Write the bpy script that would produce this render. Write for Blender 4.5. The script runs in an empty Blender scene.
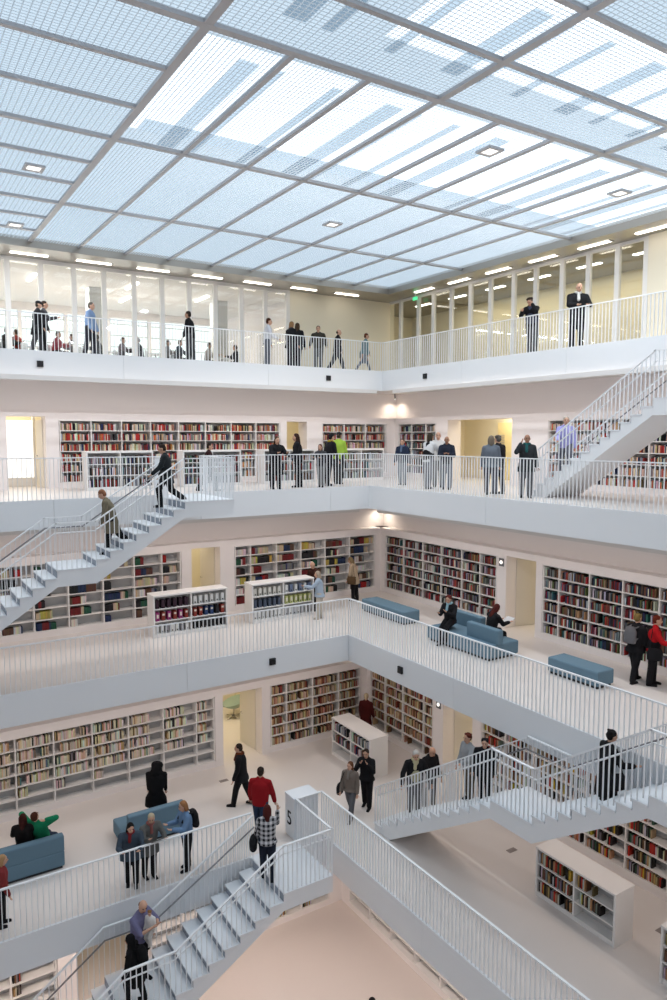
import bpy, bmesh, math, random
from mathutils import Vector, Matrix
from mathutils.bvhtree import BVHTree
R_ = random.Random(7)
COL = bpy.context.scene.collection
rad = math.radians

# ------------------------------------------------------------------ dimensions of the hall
S = 4.2; RIS = S/23; FAS = 0.745; RAILH = 1.1
Z = {8: 2.555, 7: -1.645, 6: -5.845, 5: -10.045, 4: -14.245}
XE = {8: 17.0, 7: 14.12, 6: 11.68, 5: 9.22}
YE = {8: 23.1, 7: 19.92, 6: 17.5, 5: 15.03}
XW = {8: 20.3, 7: 18.6, 6: 16.2, 5: 14.1, 4: 11.65}
YW = {8: 27.1, 7: 24.4, 6: 22.07, 5: 19.95, 4: 17.8}
XMIN, YMIN = -9.0, -6.0
LIN = 0.42           # thickness of the lining wall that holds the bookcases
ZC8 = 6.1; ZSKY = 6.3

# ------------------------------------------------------------------ materials
MATS = {}
def mat(name, col, rough=0.6, spec=0.4, metal=0.0, emit=None, es=0.0, bump=None, noise=None):
    if name in MATS: return MATS[name]
    m = bpy.data.materials.new(name); m.use_nodes = True
    nt = m.node_tree; b = nt.nodes['Principled BSDF']
    b.inputs['Base Color'].default_value = (*col, 1); b.inputs['Roughness'].default_value = rough
    b.inputs['Specular IOR Level'].default_value = spec; b.inputs['Metallic'].default_value = metal
    if emit: b.inputs['Emission Color'].default_value = (*emit, 1); b.inputs['Emission Strength'].default_value = es
    if noise:
        sc, amt = noise
        tc = nt.nodes.new('ShaderNodeTexCoord'); n = nt.nodes.new('ShaderNodeTexNoise'); n.inputs['Scale'].default_value = sc
        n.inputs['Detail'].default_value = 4
        mx = nt.nodes.new('ShaderNodeMix'); mx.data_type = 'RGBA'
        mx.inputs[6].default_value = (*[c*(1-amt) for c in col], 1); mx.inputs[7].default_value = (*[min(1, c*(1+amt)) for c in col], 1)
        nt.links.new(tc.outputs['Object'], n.inputs['Vector']); nt.links.new(n.outputs['Fac'], mx.inputs[0]); nt.links.new(mx.outputs[2], b.inputs['Base Color'])
    if bump:
        sc, st = bump
        tc = nt.nodes.new('ShaderNodeTexCoord'); n = nt.nodes.new('ShaderNodeTexNoise'); n.inputs['Scale'].default_value = sc
        bp = nt.nodes.new('ShaderNodeBump'); bp.inputs['Strength'].default_value = st; bp.inputs['Distance'].default_value = 0.01
        nt.links.new(tc.outputs['Object'], n.inputs['Vector']); nt.links.new(n.outputs['Fac'], bp.inputs['Height']); nt.links.new(bp.outputs['Normal'], b.inputs['Normal'])
    MATS[name] = m; return m

W_PAINT = mat('white_wall_paint', (.85, .805, .79), .7, .2)
W_FASCIA = mat('white_fascia_paint', (.78, .80, .82), .55, .3)
W_CEIL = mat('gallery_ceiling_paint', (.74, .72, .70), .8, .1)
W_FLOOR = mat('pale_resin_floor', (.74, .69, .655), .38, .45, noise=(.6, .04))
W_FLOOR4 = mat('pale_pink_resin_floor', (.72, .65, .61), .42, .4, noise=(.5, .03))
W_STEEL = mat('white_powder_coated_steel', (.84, .86, .88), .4, .4)
W_STAIR = mat('white_stair_coating', (.78, .81, .84), .45, .35)
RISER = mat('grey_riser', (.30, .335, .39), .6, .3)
GRABR = mat('dark_steel_handrail', (.22, .22, .235), .35, .5, .6)
W_CASE = mat('white_shelf_lacquer', (.82, .80, .78), .45, .35)
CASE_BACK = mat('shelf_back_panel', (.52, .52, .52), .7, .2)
SKYFRAME = mat('grey_metal_skylight_frame', (.50, .50, .52), .4, .5, .3)
SOFFIT = mat('brushed_metal_soffit', (.40, .37, .33), .28, .5, .65)
CREAM = mat('cream_wall', (.84, .77, .62), .7, .2)
YELLOW = mat('pale_yellow_wall', (.83, .77, .60), .7, .2)
POST = mat('pale_post_coating', (.84, .82, .79), .45, .3)
DARKCEIL = mat('olive_grey_ceiling', (.32, .29, .22), .8, .1)
BLACK = mat('black_plastic', (.012, .012, .014), .5, .4)
LAMP = mat('warm_lamp_diffuser', (.9, .9, .9), .5, .2, emit=(1, .93, .82), es=7.0)
LAMPC = mat('skylight_lamp_diffuser', (.9, .9, .9), .5, .2, emit=(1, .95, .86), es=1.4)
DAY = mat('daylight_glow_pane', (.9, .9, .9), .5, .2, emit=(1, .99, .95), es=1.1)  # pane glows by itself, in place of daylight behind the doorway
SOFA = mat('blue_grey_upholstery', (.135, .22, .285), .85, .15, bump=(90, .3))
DOORM = mat('door_leaf_paint', (.78, .74, .66), .5, .3)
CHROME = mat('chrome_metal', (.7, .7, .72), .2, .5, 1.0)
PRINTM = mat('printed_digit_black', (.015, .015, .018), .6, .2)

def glass_mat(name, tint, gl):
    m = bpy.data.materials.new(name); m.use_nodes = True; nt = m.node_tree; nt.nodes.clear()
    o = nt.nodes.new('ShaderNodeOutputMaterial'); t = nt.nodes.new('ShaderNodeBsdfTransparent'); t.inputs[0].default_value = (*tint, 1)
    g = nt.nodes.new('ShaderNodeBsdfGlossy'); g.inputs['Roughness'].default_value = .03
    x = nt.nodes.new('ShaderNodeMixShader'); x.inputs[0].default_value = gl
    nt.links.new(t.outputs[0], x.inputs[1]); nt.links.new(g.outputs[0], x.inputs[2]); nt.links.new(x.outputs[0], o.inputs[0]); return m
GLASS = glass_mat('clear_glass_pane', (.93, .95, .94), .07)
ROOFDIM = glass_mat('sky_dimming_roof_pane', (.35, .405, .45), .02)  # tint dims the sky to make the ceiling's pale zones
BANDM = glass_mat('roof_shade_band', (.34, .41, .47), .02)  # tinted strip standing in for the shade of roof beams
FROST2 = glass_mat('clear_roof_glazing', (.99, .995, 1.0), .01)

def mesh_panel_mat(name, pitch, wid, axis):
    """metal grating laid over frosted glass: thin bars every PITCH metres, clear cells between"""
    m = bpy.data.materials.new(name); m.use_nodes = True; nt = m.node_tree; nt.nodes.clear(); N = nt.nodes.new; L = nt.links.new
    o = N('ShaderNodeOutputMaterial'); tc = N('ShaderNodeTexCoord'); sp = N('ShaderNodeSeparateXYZ'); L(tc.outputs['Object'], sp.inputs[0])
    outs = []
    for ch, p, w in ((axis, pitch, wid), (1-axis, pitch*1.35, wid*.7)):
        a = N('ShaderNodeMath'); a.operation = 'MULTIPLY'; a.inputs[1].default_value = 1/p; L(sp.outputs[ch], a.inputs[0])
        f = N('ShaderNodeMath'); f.operation = 'FRACT'; L(a.outputs[0], f.inputs[0])
        c = N('ShaderNodeMath'); c.operation = 'LESS_THAN'; c.inputs[1].default_value = w; L(f.outputs[0], c.inputs[0]); outs.append(c)
    mx = N('ShaderNodeMath'); mx.operation = 'MAXIMUM'; L(outs[0].outputs[0], mx.inputs[0]); L(outs[1].outputs[0], mx.inputs[1])
    t = N('ShaderNodeBsdfTransparent'); t.inputs[0].default_value = (.93, .97, 1.0, 1)
    tl = N('ShaderNodeBsdfTranslucent'); tl.inputs[0].default_value = (.85, .9, .95, 1)
    m1 = N('ShaderNodeMixShader'); m1.inputs[0].default_value = .12; L(t.outputs[0], m1.inputs[1]); L(tl.outputs[0], m1.inputs[2])
    d = N('ShaderNodeBsdfDiffuse'); d.inputs[0].default_value = (.62, .67, .72, 1)
    m2 = N('ShaderNodeMixShader'); tb = N('ShaderNodeBsdfTranslucent'); tb.inputs[0].default_value = (.75, .80, .84, 1); md = N('ShaderNodeMixShader'); md.inputs[0].default_value = .6; L(d.outputs[0], md.inputs[1]); L(tb.outputs[0], md.inputs[2]); L(mx.outputs[0], m2.inputs[0]); L(m1.outputs[0], m2.inputs[1]); L(md.outputs[0], m2.inputs[2]); L(m2.outputs[0], o.inputs[0]); return m
GRATE = mesh_panel_mat('grating_over_glass', .085, .26, 0)
GRATE2 = mesh_panel_mat('grating_over_glass_cross', .085, .26, 1)

def objcol_mat(name, rough):
    m = bpy.data.materials.new(name); m.use_nodes = True; nt = m.node_tree; b = nt.nodes['Principled BSDF']
    oi = nt.nodes.new('ShaderNodeObjectInfo'); nt.links.new(oi.outputs['Color'], b.inputs['Base Color'])
    b.inputs['Roughness'].default_value = rough; b.inputs['Specular IOR Level'].default_value = .25; return m
BOOKM = objcol_mat('book_cover', .6)
PAGES = mat('book_pages', (.72, .68, .58), .9, .1)
def attr_mat(name, attr, rough):
    m = bpy.data.materials.new(name); m.use_nodes = True; nt = m.node_tree; b = nt.nodes['Principled BSDF']
    a = nt.nodes.new('ShaderNodeAttribute'); a.attribute_name = attr; nt.links.new(a.outputs['Color'], b.inputs['Base Color'])
    b.inputs['Roughness'].default_value = rough; b.inputs['Specular IOR Level'].default_value = .25; return m
BOOKSM = attr_mat('book_covers', 'cover', .6)

# ------------------------------------------------------------------ mesh helpers
class MB:
    def __init__(s): s.v = []; s.f = []; s.m = []
    def box(s, a, b, mi=0):
        x0, y0, z0 = (min(a[i], b[i]) for i in range(3)); x1, y1, z1 = (max(a[i], b[i]) for i in range(3)); n = len(s.v)
        s.v += [(x0,y0,z0),(x1,y0,z0),(x1,y1,z0),(x0,y1,z0),(x0,y0,z1),(x1,y0,z1),(x1,y1,z1),(x0,y1,z1)]
        s.f += [tuple(n+i for i in q) for q in ((0,3,2,1),(4,5,6,7),(0,1,5,4),(1,2,6,5),(2,3,7,6),(3,0,4,7))]; s.m += [mi]*6; return s
    def prism(s, poly, off, mi=0):
        """polygon (3d points) swept by the vector OFF"""
        n = len(s.v); k = len(poly); off = Vector(off); P = [Vector(p) for p in poly]
        s.v += [tuple(p) for p in P] + [tuple(p+off) for p in P]
        s.f += [tuple(n+i for i in range(k)), tuple(n+k+i for i in reversed(range(k)))] + [(n+i, n+k+i, n+k+(i+1) % k, n+(i+1) % k) for i in range(k)]
        s.m += [mi]*(k+2); return s
    def bar(s, p, q, w, h, mi=0):
        """rectangular bar from p to q, w across, h high"""
        p, q = Vector(p), Vector(q); d = (q-p).normalized(); up = Vector((0,0,1))
        if abs(d.z) > .99: up = Vector((0,1,0))
        r = d.cross(up).normalized()*w/2; u = r.cross(d).normalized()*h/2
        return s.prism([p-r-u, p+r-u, p+r+u, p-r+u], q-p, mi)
    def tube(s, pts, r, n=8, mi=0):
        pts = [Vector(p) for p in pts]; rings = []
        for i, p in enumerate(pts):
            d = (pts[min(i+1, len(pts)-1)]-pts[max(i-1, 0)]).normalized(); up = Vector((0,0,1)) if abs(d.z) < .95 else Vector((0,1,0))
            a = d.cross(up).normalized(); b = a.cross(d); rr = r[i] if isinstance(r, (list, tuple)) else r; k = len(s.v)
            s.v += [tuple(p+a*math.cos(t)*rr+b*math.sin(t)*rr) for t in (2*math.pi*j/n for j in range(n))]; rings.append(k)
        for k0, k1 in zip(rings, rings[1:]):
            s.f += [(k0+j, k0+(j+1) % n, k1+(j+1) % n, k1+j) for j in range(n)]; s.m += [mi]*n
        s.f += [tuple(rings[0]+j for j in reversed(range(n))), tuple(rings[-1]+j for j in range(n))]; s.m += [mi]*2; return s
    def build(s, name, mats, parent=None, smooth=False, bevel=0, fix=True):
        me = bpy.data.meshes.new(name); me.from_pydata(s.v, [], s.f)
        for m in (mats if isinstance(mats, (list, tuple)) else [mats]): me.materials.append(m)
        me.polygons.foreach_set('material_index', s.m)
        if fix:
            bm = bmesh.new(); bm.from_mesh(me); bmesh.ops.recalc_face_normals(bm, faces=bm.faces)
            if bevel: bmesh.ops.bevel(bm, geom=bm.edges[:], offset=bevel, segments=2, affect='EDGES', profile=.5)
            bm.to_mesh(me); bm.free()
        if smooth: me.polygons.foreach_set('use_smooth', [True]*len(me.polygons))
        me.update(); return link(name, me, parent)
def link(name, me, parent=None):
    o = bpy.data.objects.new(name, me); COL.objects.link(o)
    if parent is not None: o.parent = parent
    return o
def thing(name, label, cat, loc=(0,0,0), rz=0, group=None):
    o = bpy.data.objects.new(name, None); COL.objects.link(o); o.location = loc; o.rotation_euler = (0,0,rz); o.empty_display_size = .2
    return tag(o, label, cat, group)
def tag(o, label, cat, group=None):
    o['label'] = label; o['category'] = cat
    if group: o['group'] = group
    return o
def struct(o): o['kind'] = 'structure'; return o

# side frames: point at distance s along the wall, n behind the wall face (into the wall), height z
def fl(k): return lambda s, n, z: (s, YW[k]+n, Z[k]+z)
def fr(k): return lambda s, n, z: (XW[k]+n, s, Z[k]+z)

# ------------------------------------------------------------------ slabs, floors, fascias
def L_slab(k):
    zt = Z[k]; xw = XW[k]+6; yw = YW[k]+8.5
    xi = XE.get(k); yi = YE.get(k)
    t = .02
    # slab body (ceiling paint beneath), floor finish on top, fascia boards at the edge
    s = MB(); s.box((XMIN, yi+.06, zt-FAS), (xw, yw, zt-t)); s.box((xi+.06, YMIN, zt-FAS), (xw, yi+.06, zt-t)); struct(s.build('ceiling', W_CEIL))
    s = MB(); s.box((XMIN, yi+.06, zt-t), (xw, yw, zt)); s.box((xi+.06, YMIN, zt-t), (xw, yi+.06, zt)); struct(s.build('floor', W_FLOOR))
    s = MB()
    gap = .008
    xs = [XMIN] + [x for x in (JL.get(k) or [])] + [xi+.06]
    for a, b in zip(xs, xs[1:]): s.box((a+gap/2, yi, zt-FAS-.01), (b-gap/2, yi+.06, zt+.012))
    struct(s.build('trim_%d' % (k*2), W_FASCIA))
    s = MB(); ys = [YMIN] + [y for y in (JR.get(k) or [])] + [yi]
    for a, b in zip(ys, ys[1:]): s.box((xi, a+gap/2, zt-FAS-.01), (xi+.06, b-gap/2, zt+.012))
    struct(s.build('trim_%d' % (k*2+1), W_FASCIA))
JL = {8: [1.5, 6.88, 12.0], 7: [4., 8.1, 12.6], 6: [1.2, 6.66], 5: [1.2, 5.2]}
JR = {8: [3., 9., 14.2, 18.6], 7: [2.5, 8.5, 14.4], 6: [3., 7.7, 12.9], 5: [1.5, 6.6, 11.]}
for k in (8, 7, 6, 5): L_slab(k)
s = MB(); s.box((XMIN, YMIN, Z[4]-.3), (XW[4]+4, YW[4]+4, Z[4])); struct(s.build('floor', W_FLOOR4))

# shell behind the camera so that the daylight bounces about in a closed hall
s = MB(); s.box((XMIN-.3, YMIN-.3, Z[4]-.3), (XMIN, 37, 8.8)); struct(s.build('wall_left', W_PAINT))
s = MB(); s.box((XMIN, YMIN-.3, Z[4]-.3), (30, YMIN, 8.8)); struct(s.build('wall_front', W_PAINT))

# ------------------------------------------------------------------ books
PAL = {
 'mixed': [('white',(.62,.60,.56),5),('dark red',(.22,.02,.02),3),('red',(.42,.03,.025),3),('tan',(.44,.30,.17),4),('black',(.02,.02,.022),4),('grey',(.22,.22,.24),2),('orange',(.5,.16,.04),1),('navy',(.02,.03,.09),1),('cream',(.62,.54,.38),3)],
 'dark': [('black',(.018,.018,.02),6),('white',(.55,.55,.53),4),('grey',(.17,.17,.19),4),('dark red',(.17,.015,.02),3),('brown',(.13,.07,.04),3),('red',(.4,.03,.03),1),('navy',(.02,.03,.08),2),('olive green',(.10,.11,.04),1),('teal',(.03,.12,.13),1),('tan',(.38,.25,.14),1)],
 'cream': [('cream',(.64,.54,.41),8),('white',(.70,.66,.60),7),('tan',(.42,.29,.16),3),('black',(.03,.03,.03),2),('grey',(.30,.30,.30),1),('brown',(.16,.08,.04),1),('teal',(.10,.20,.20),1)],
 'tan': [('tan',(.45,.30,.17),6),('brown',(.17,.085,.045),5),('cream',(.55,.44,.28),4),('dark red',(.24,.04,.03),3),('black',(.03,.028,.026),3),('grey',(.22,.21,.19),2),('white',(.58,.54,.48),2),('pale brown',(.32,.22,.13),1)],
 'sets': [('black',(.02,.02,.022),5),('dark red',(.16,.018,.02),4),('navy',(.02,.035,.09),2),('cream',(.50,.42,.30),5),('mustard yellow',(.42,.33,.08),1),('red',(.34,.02,.02),1),('brown',(.11,.06,.04),2),('white',(.60,.57,.53),4),('dark green',(.02,.08,.05),1),('grey',(.18,.18,.19),2)],
 'warm': [('black',(.02,.017,.015),5),('brown',(.16,.08,.04),4),('tan',(.42,.27,.13),3),('white',(.55,.52,.47),3),('red',(.42,.03,.02),2),('dark green',(.03,.09,.05),1),('mustard yellow',(.5,.34,.03),1),('grey',(.2,.2,.21),2)],
}
BOOKS = []      # (world matrix columns origin, along, out, t, d, h, colour name, rgb, case, row, bay, ordinal)
def pick(pal, r):
    tot = sum(w for *_, w in pal); x = r.random()*tot
    for nme, c, w in pal:
        x -= w
        if x <= 0: return nme, c
    return pal[-1][:2]
def fill_cell(P, s0, s1, zb, rowh, depth_in, style, fill, case, row, nrows, bay, nbays, out=-1, tall=.8, tmin=.02, tmax=.05, sets=False, hang=.02):
    """books standing from s0 towards s1 on the board at zb; P maps (s, n, z); spines sit at n = depth_in"""
    r = R_; pal = PAL[style]; L = abs(s1-s0); d = 1 if s1 > s0 else -1; x = .012; end = L*fill; ordn = 0
    if r.random() < .12: end = min(L, end*1.2)
    cur = pick(pal, r); run = 0
    while x < min(end, L-.02):
        if sets:
            if run <= 0: cur = pick(pal, r); run = r.randint(2, 8); hh = rowh*r.uniform(.6, .8); tt = r.uniform(.03, .045)
            run -= 1; t = tt; h = hh
        else:
            cur = pick(pal, r); t = r.uniform(tmin, tmax); h = rowh*r.uniform(tall-.2, tall)
            if r.random() < .02: x += r.uniform(.05, .14)
        if x+t > L-.012: break
        ordn += 1
        dp = r.uniform(.15, .2); n0 = depth_in + r.uniform(0, .02)
        a = s0+d*(x+.001); b = s0+d*(x+t-.001)
        BOOKS.append((P, min(a, b), max(a, b), n0, n0+dp, zb+.0005, zb+h, cur[0], tuple(min(1, c*r.uniform(.8, 1.2)) for c in cur[1]), case, row, nrows, bay, nbays, ordn))
        x += t
ORD = ['first','second','third','fourth','fifth','sixth','seventh','eighth','ninth','tenth','eleventh','twelfth','thirteenth','fourteenth','fifteenth','sixteenth','seventeenth','eighteenth','nineteenth','twentieth']
def ordw(n):
    if n <= 20: return ORD[n-1]
    tens = {2: 'twenty', 3: 'thirty', 4: 'forty'}[n//10]; return tens+'-'+ORD[n % 10-1] if n % 10 else {2: 'twentieth', 3: 'thirtieth', 4: 'fortieth'}[n//10]

# ------------------------------------------------------------------ bookcases set in the lining wall
def wall_case(P, s0, s1, label, short, style, fills, rows=6, z0=.17, z1=2.2, sets=False, bays=None, depth=.33, **kw):
    """s0 is the left end as seen from the hall"""
    root = thing('bookcase', label, 'bookcase', P((s0+s1)/2, 0, 0)); inv = Vector(root.location)
    d = 1 if s1 > s0 else -1; L = abs(s1-s0)
    Q = lambda s, n, z: tuple(Vector(P(s, n, z))-inv)
    T = .03
    c = MB(); c.box(Q(s0, .0, z0), Q(s0+d*T, depth, z1)); c.box(Q(s1, .0, z0), Q(s1-d*T, depth, z1)); c.box(Q(s0+d*T, 0, z1-T), Q(s1-d*T, depth, z1)); c.box(Q(s0+d*T, 0, z0), Q(s1-d*T, depth, z0+T))
    c.build('casing', W_CASE, root)
    MB().box(Q(s0+d*T, depth-.02, z0+T), Q(s1-d*T, depth, z1-T)).build('back_panel', CASE_BACK, root)
    ups = bays if bays else [s0+d*L*i/round(L) for i in range(1, round(L))]
    for u in ups: MB().box(Q(u-.016, .012, z0+T), Q(u+.016, depth-.02, z1-T)).build('upright', W_CASE, root)
    rh = (z1-z0-T)/rows
    edges = [s0] + list(ups) + [s1]
    for i in range(1, rows): MB().box(Q(s0+d*T, .004, z0+T/2+rh*i-.012), Q(s1-d*T, depth-.02, z0+T/2+rh*i+.012)).build('shelf', W_CASE, root)
    for i in range(rows):
        zb = z0+T/2+rh*i+.013 if i else z0+T
        row = rows-i
        for j, (a, b) in enumerate(zip(edges, edges[1:])):
            f = fills(row, j) if callable(fills) else fills
            if f <= 0: continue
            fill_cell(P, a+d*.035, b-d*.035, zb, rh-.03, .05, style, f, short, row, rows, j+1, len(edges)-1, sets=sets, **kw)
    return root

def low_case(P, s0, s1, label, short, style, h=1.2, depth=.55, rows=3, fills=.9, items=None, bays=None, **kw):
    """free-standing low bookcase, P(s, n, z) with n=0 the open face"""
    root = thing('low_bookcase', label, 'bookcase', P((s0+s1)/2, depth/2, 0)); inv = Vector(root.location); d = 1 if s1 > s0 else -1; L = abs(s1-s0)
    Q = lambda s, n, z: tuple(Vector(P(s, n, z))-inv); T = .045; z0 = .1
    c = MB(); c.box(Q(s0, 0, 0), Q(s0+d*T, depth, h-T)); c.box(Q(s1, 0, 0), Q(s1-d*T, depth, h-T)); c.box(Q(s0+d*T, .02, 0), Q(s1-d*T, depth, z0)); c.build('casing', W_CASE, root)
    MB().box(Q(s0-d*.005, -.01, h-T), Q(s1+d*.005, depth+.01, h)).build('top_board', W_CASE, root)
    MB().box(Q(s0+d*T, depth*.5, z0), Q(s1-d*T, depth, h-T)).build('back_panel', CASE_BACK, root)
    nb = bays or max(1, round(L/1.0)); ups = [s0+d*L*i/nb for i in range(1, nb)]
    for u in ups: MB().box(Q(u-.018, .01, z0), Q(u+.018, depth*.5, h-T)).build('upright', W_CASE, root)
    rh = (h-T-z0)/rows; edges = [s0]+ups+[s1]
    for i in range(1, rows): MB().box(Q(s0+d*T, .004, z0+rh*i-.012), Q(s1-d*T, depth*.5, z0+rh*i+.012)).build('shelf', W_CASE, root)
    for i in range(rows):
        zb = z0+rh*i+(.013 if i else .001); row = rows-i
        for j, (a, b) in enumerate(zip(edges, edges[1:])):
            f = fills(row, j) if callable(fills) else fills
            if items: items(P, a+d*.05, b-d*.05, zb, rh-.03, row, j); continue
            if f > 0: fill_cell(P, a+d*.05, b-d*.05, zb, rh-.03, .03, style, f, short, row, rows, j+1, len(edges)-1, **kw)
    return root

# ------------------------------------------------------------------ lining walls with openings
def lining(P, name, segs, lo, hi, hdr=2.42, top=3.46, openings=None):
    """segs: list of (a, b, ztop, zbottom) openings; the wall runs lo..hi"""
    m = MB(); op = sorted((min(a, b), max(a, b), zt, zb) for a, b, zt, zb in segs); x = lo
    for a, b, zt, zb in op:
        if a > x: m.box(P(x, 0, 0), P(a, LIN, hdr))
        m.box(P(a, 0, zt), P(b, LIN, hdr))
        if zb > 0: m.box(P(a, 0, 0), P(b, LIN, zb))
        x = b
    if hi > x: m.box(P(x, 0, 0), P(hi, LIN, hdr))
    struct(m.build(name, W_PAINT))
    # set-back upper wall, and the wall behind the cases
    m = MB(); x = lo
    doors = [o for o in op if o[3] == 0]
    m.box(P(lo, LIN, hdr-.05), P(hi, LIN+.25, top+.02))
    for a, b, zt, zb in doors:
        if a > x: m.box(P(x, LIN, 0), P(a, LIN+.25, hdr-.05))
        m.box(P(a, LIN, zt), P(b, LIN+.25, hdr-.05)); x = b
    m.box(P(x, LIN, 0), P(hi, LIN+.25, hdr-.05)); struct(m.build(name, W_PAINT))

Z0c, Z1c = .17, 2.2
C = lambda a, b: (a, b, Z1c, Z0c)
D = lambda a, b, zt=2.24: (a, b, zt, 0)
END7, END6 = 8.0, 4.0
# level 7
L7 = fl(7); R7 = fr(7)
lining(L7, 'wall_left', [D(3.58, 4.73, 2.3), C(5.13, 13.17), D(13.45, 14.34), C(15.03, 18.2), C(-1.5, 3.25)], XMIN, XW[7]+LIN)
lining(R7, 'wall_right', [C(24.15, 21.75), (21.07, 17.78, 2.3, 0), C(16.2, 8.2)], YMIN, YW[7]+LIN)
# level 6
L6 = fl(6); R6 = fr(6)
lining(L6, 'wall_left', [C(-1., 8.28), D(8.62, 9.62), C(10.14, 15.95)], XMIN, XW[6]+LIN)
lining(R6, 'wall_right', [C(21.8, 15.98), D(15.6, 14.42), C(14.18, 5.2)], YMIN, YW[6]+LIN)
L5 = fl(5); R5 = fr(5)
lining(L5, 'wall_left', [C(-.2, 8.46), D(8.72, 10.05, 2.2), C(10.34, 13.85)], XMIN, XW[5]+LIN)
lining(R5, 'wall_right', [C(19.78, 16.45), D(16.0, 14.75, 2.22), C(14.4, 4.4)], YMIN, YW[5]+LIN)
L4 = fl(4); R4 = fr(4)
lining(L4, 'wall_left', [C(-4.0, 3.3), D(3.75, 5.2, 2.4), C(5.6, 11.2)], XMIN, XW[4]+LIN)
lining(R4, 'wall_right', [C(17.4, 8.0), C(7.4, 0.)], YMIN, YW[4]+LIN)

def f_l5(row, j): return 0 if row >= 6 else (.25 if row == 5 and j < 6 else 0 if row == 5 else (.88 if j < 6 else .6))
wall_case(L7, 5.15, 13.15, 'long full wall bookcase on the second gallery\'s left wall, behind the low white bookcases', 'upper left wall bookcase', 'mixed', lambda r, j: R_.uniform(.82, 1))
wall_case(L7, 15.05, 18.18, 'wall bookcase on the second gallery between the lit doorway and the hall corner', 'upper corner bookcase', 'mixed', lambda r, j: R_.uniform(.8, 1))
wall_case(L7, -1.48, 3.23, 'wall bookcase cut by the left edge, left of the bright glazed doorway', 'upper left edge bookcase', 'mixed', .9)
wall_case(R7, 24.13, 21.77, 'short wall bookcase between the hall corner and the yellow lift recess', 'upper recess bookcase', 'dark', lambda r, j: R_.uniform(.6, .95), bays=[23.3, 22.4])
wall_case(R7, 16.18, 8.22, 'wall bookcase behind the upper right staircase', 'bookcase behind upper stairs', 'mixed', lambda r, j: R_.uniform(.75, 1), bays=[15.3, 14.4, 13.5, 12.56, 11.6, 10.5, 9.4])
wall_case(L6, -.98, 8.26, 'half-empty wall bookcase of heavy volumes below the left staircase', 'middle left wall bookcase', 'sets', lambda r, j: R_.choice((.3, .5, .65, .8, .2)), sets=True, bays=[0, 1, 2, 2.9, 3.8, 4.77, 5.79, 6.75, 7.64])
wall_case(L6, 10.16, 15.93, 'wall bookcase of bound sets beside the corner, behind the people browsing in beige and brown', 'bound-set corner bookcase', 'sets', lambda r, j: R_.choice((.4, .6, .85, .7, .95)), sets=True, bays=[10.75, 11.75, 12.72, 13.73, 14.8])
wall_case(R6, 21.78, 16.0, 'densely filled wall bookcase right of the corner, behind the blue benches', 'bookcase behind blue sofa', 'dark', lambda r, j: R_.uniform(.8, .98), bays=[20.7, 19.6, 18.62, 17.6, 16.75])
wall_case(R6, 14.16, 5.22, 'densely filled wall bookcase behind the person with the red jacket at the right edge', 'middle right edge bookcase', 'dark', lambda r, j: R_.uniform(.85, 1), bays=[13.6, 12.57, 11.54, 10.5, 9.4, 8.4, 7.3, 6.2])
wall_case(L5, -.18, 8.44, 'long wall bookcase of cream books with empty bottom shelves, lower left wall', 'lower left wall bookcase', 'cream', f_l5, bays=[.8, 1.8, 2.84, 3.8, 4.82, 5.83, 6.85, 7.87])
wall_case(L5, 10.36, 13.83, 'wall bookcase left of the lower hall corner, beside the doorway with the swivel chair', 'bookcase left of lower corner', 'tan', lambda r, j: R_.uniform(.75, .95), bays=[10.95, 11.93, 12.95])
wall_case(R5, 19.76, 16.47, 'wall bookcase right of the lower hall corner, behind the low white bookcase', 'bookcase right of lower corner', 'tan', lambda r, j: R_.uniform(.8, .95) if r < 6 else .1, bays=[18.95, 18.0, 16.95])
wall_case(R5, 14.38, 4.42, 'long wall bookcase behind and below the right staircase landing', 'wall case below right stairs', 'warm', lambda r, j: R_.uniform(.55, .95), bays=[13.5, 12.5, 11.6, 10.85, 9.75, 8.7, 7.6, 6.6, 5.5])
wall_case(L4, -3.98, 3.28, 'near-empty wall bookcase at the bottom left corner, beside the ground floor opening', 'bottom left bookcase', 'warm', lambda r, j: R_.choice((0, .1, .2)))
wall_case(L4, 5.62, 11.18, 'near-empty ground floor bookcase seen through and under the bottom left staircase', 'ground floor stair bookcase', 'warm', lambda r, j: R_.choice((0, .25, .4)))
wall_case(R4, 17.38, 8.02, 'ground floor wall bookcase seen below the lowest right balcony edge', 'ground floor right bookcase', 'tan', lambda r, j: .4 if r < 3 else 0)

# low bookcases
def facel(k, y): return lambda s, n, z: (s, y+n, Z[k]+z)
def facer(k, x): return lambda s, n, z: (x+n, s, Z[k]+z)
lc7 = facel(7, 22.72)
for a, b, lb in ((5.55, 7.64, 'low white bookcase behind the left staircase railing, farthest left of the upper row'), (8.64, 10.73, 'low white bookcase behind the black-clad visitor at the top of the left stairs'),
                 (11.6, 13.7, 'low white bookcase behind the two women in black at the upper railing'), (14.72, 16.82, 'low white bookcase nearest the hall corner on the upper gallery')):
    low_case(lc7, a, b, lb, 'upper low bookcase', 'dark', fills=.95)
lr5 = facer(5, 11.93)
low_case(lr5, 18.8, 16.72, 'low white bookcase with pale top behind the man covering his mouth', 'low bookcase near lower corner', 'dark', fills=lambda r, j: .9 if r < 3 else .0, h=1.22, depth=.66)
low_case(facer(5, 11.9), 10.4, 8.38, 'low white bookcase standing alone below the right staircase, lower shelf half empty', 'low bookcase below right stairs', 'warm',
         fills=lambda r, j: [[.95, .35], [.9, .62], [.92, 0]][r-1][j], h=1.12, depth=.58, tall=.86)
low_case(facer(5, 11.85), 7.38, 5.3, 'low white bookcase cut by the right edge at the bottom of the picture', 'low bookcase bottom right edge', 'warm', fills=.8, h=1.12, depth=.58)

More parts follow.
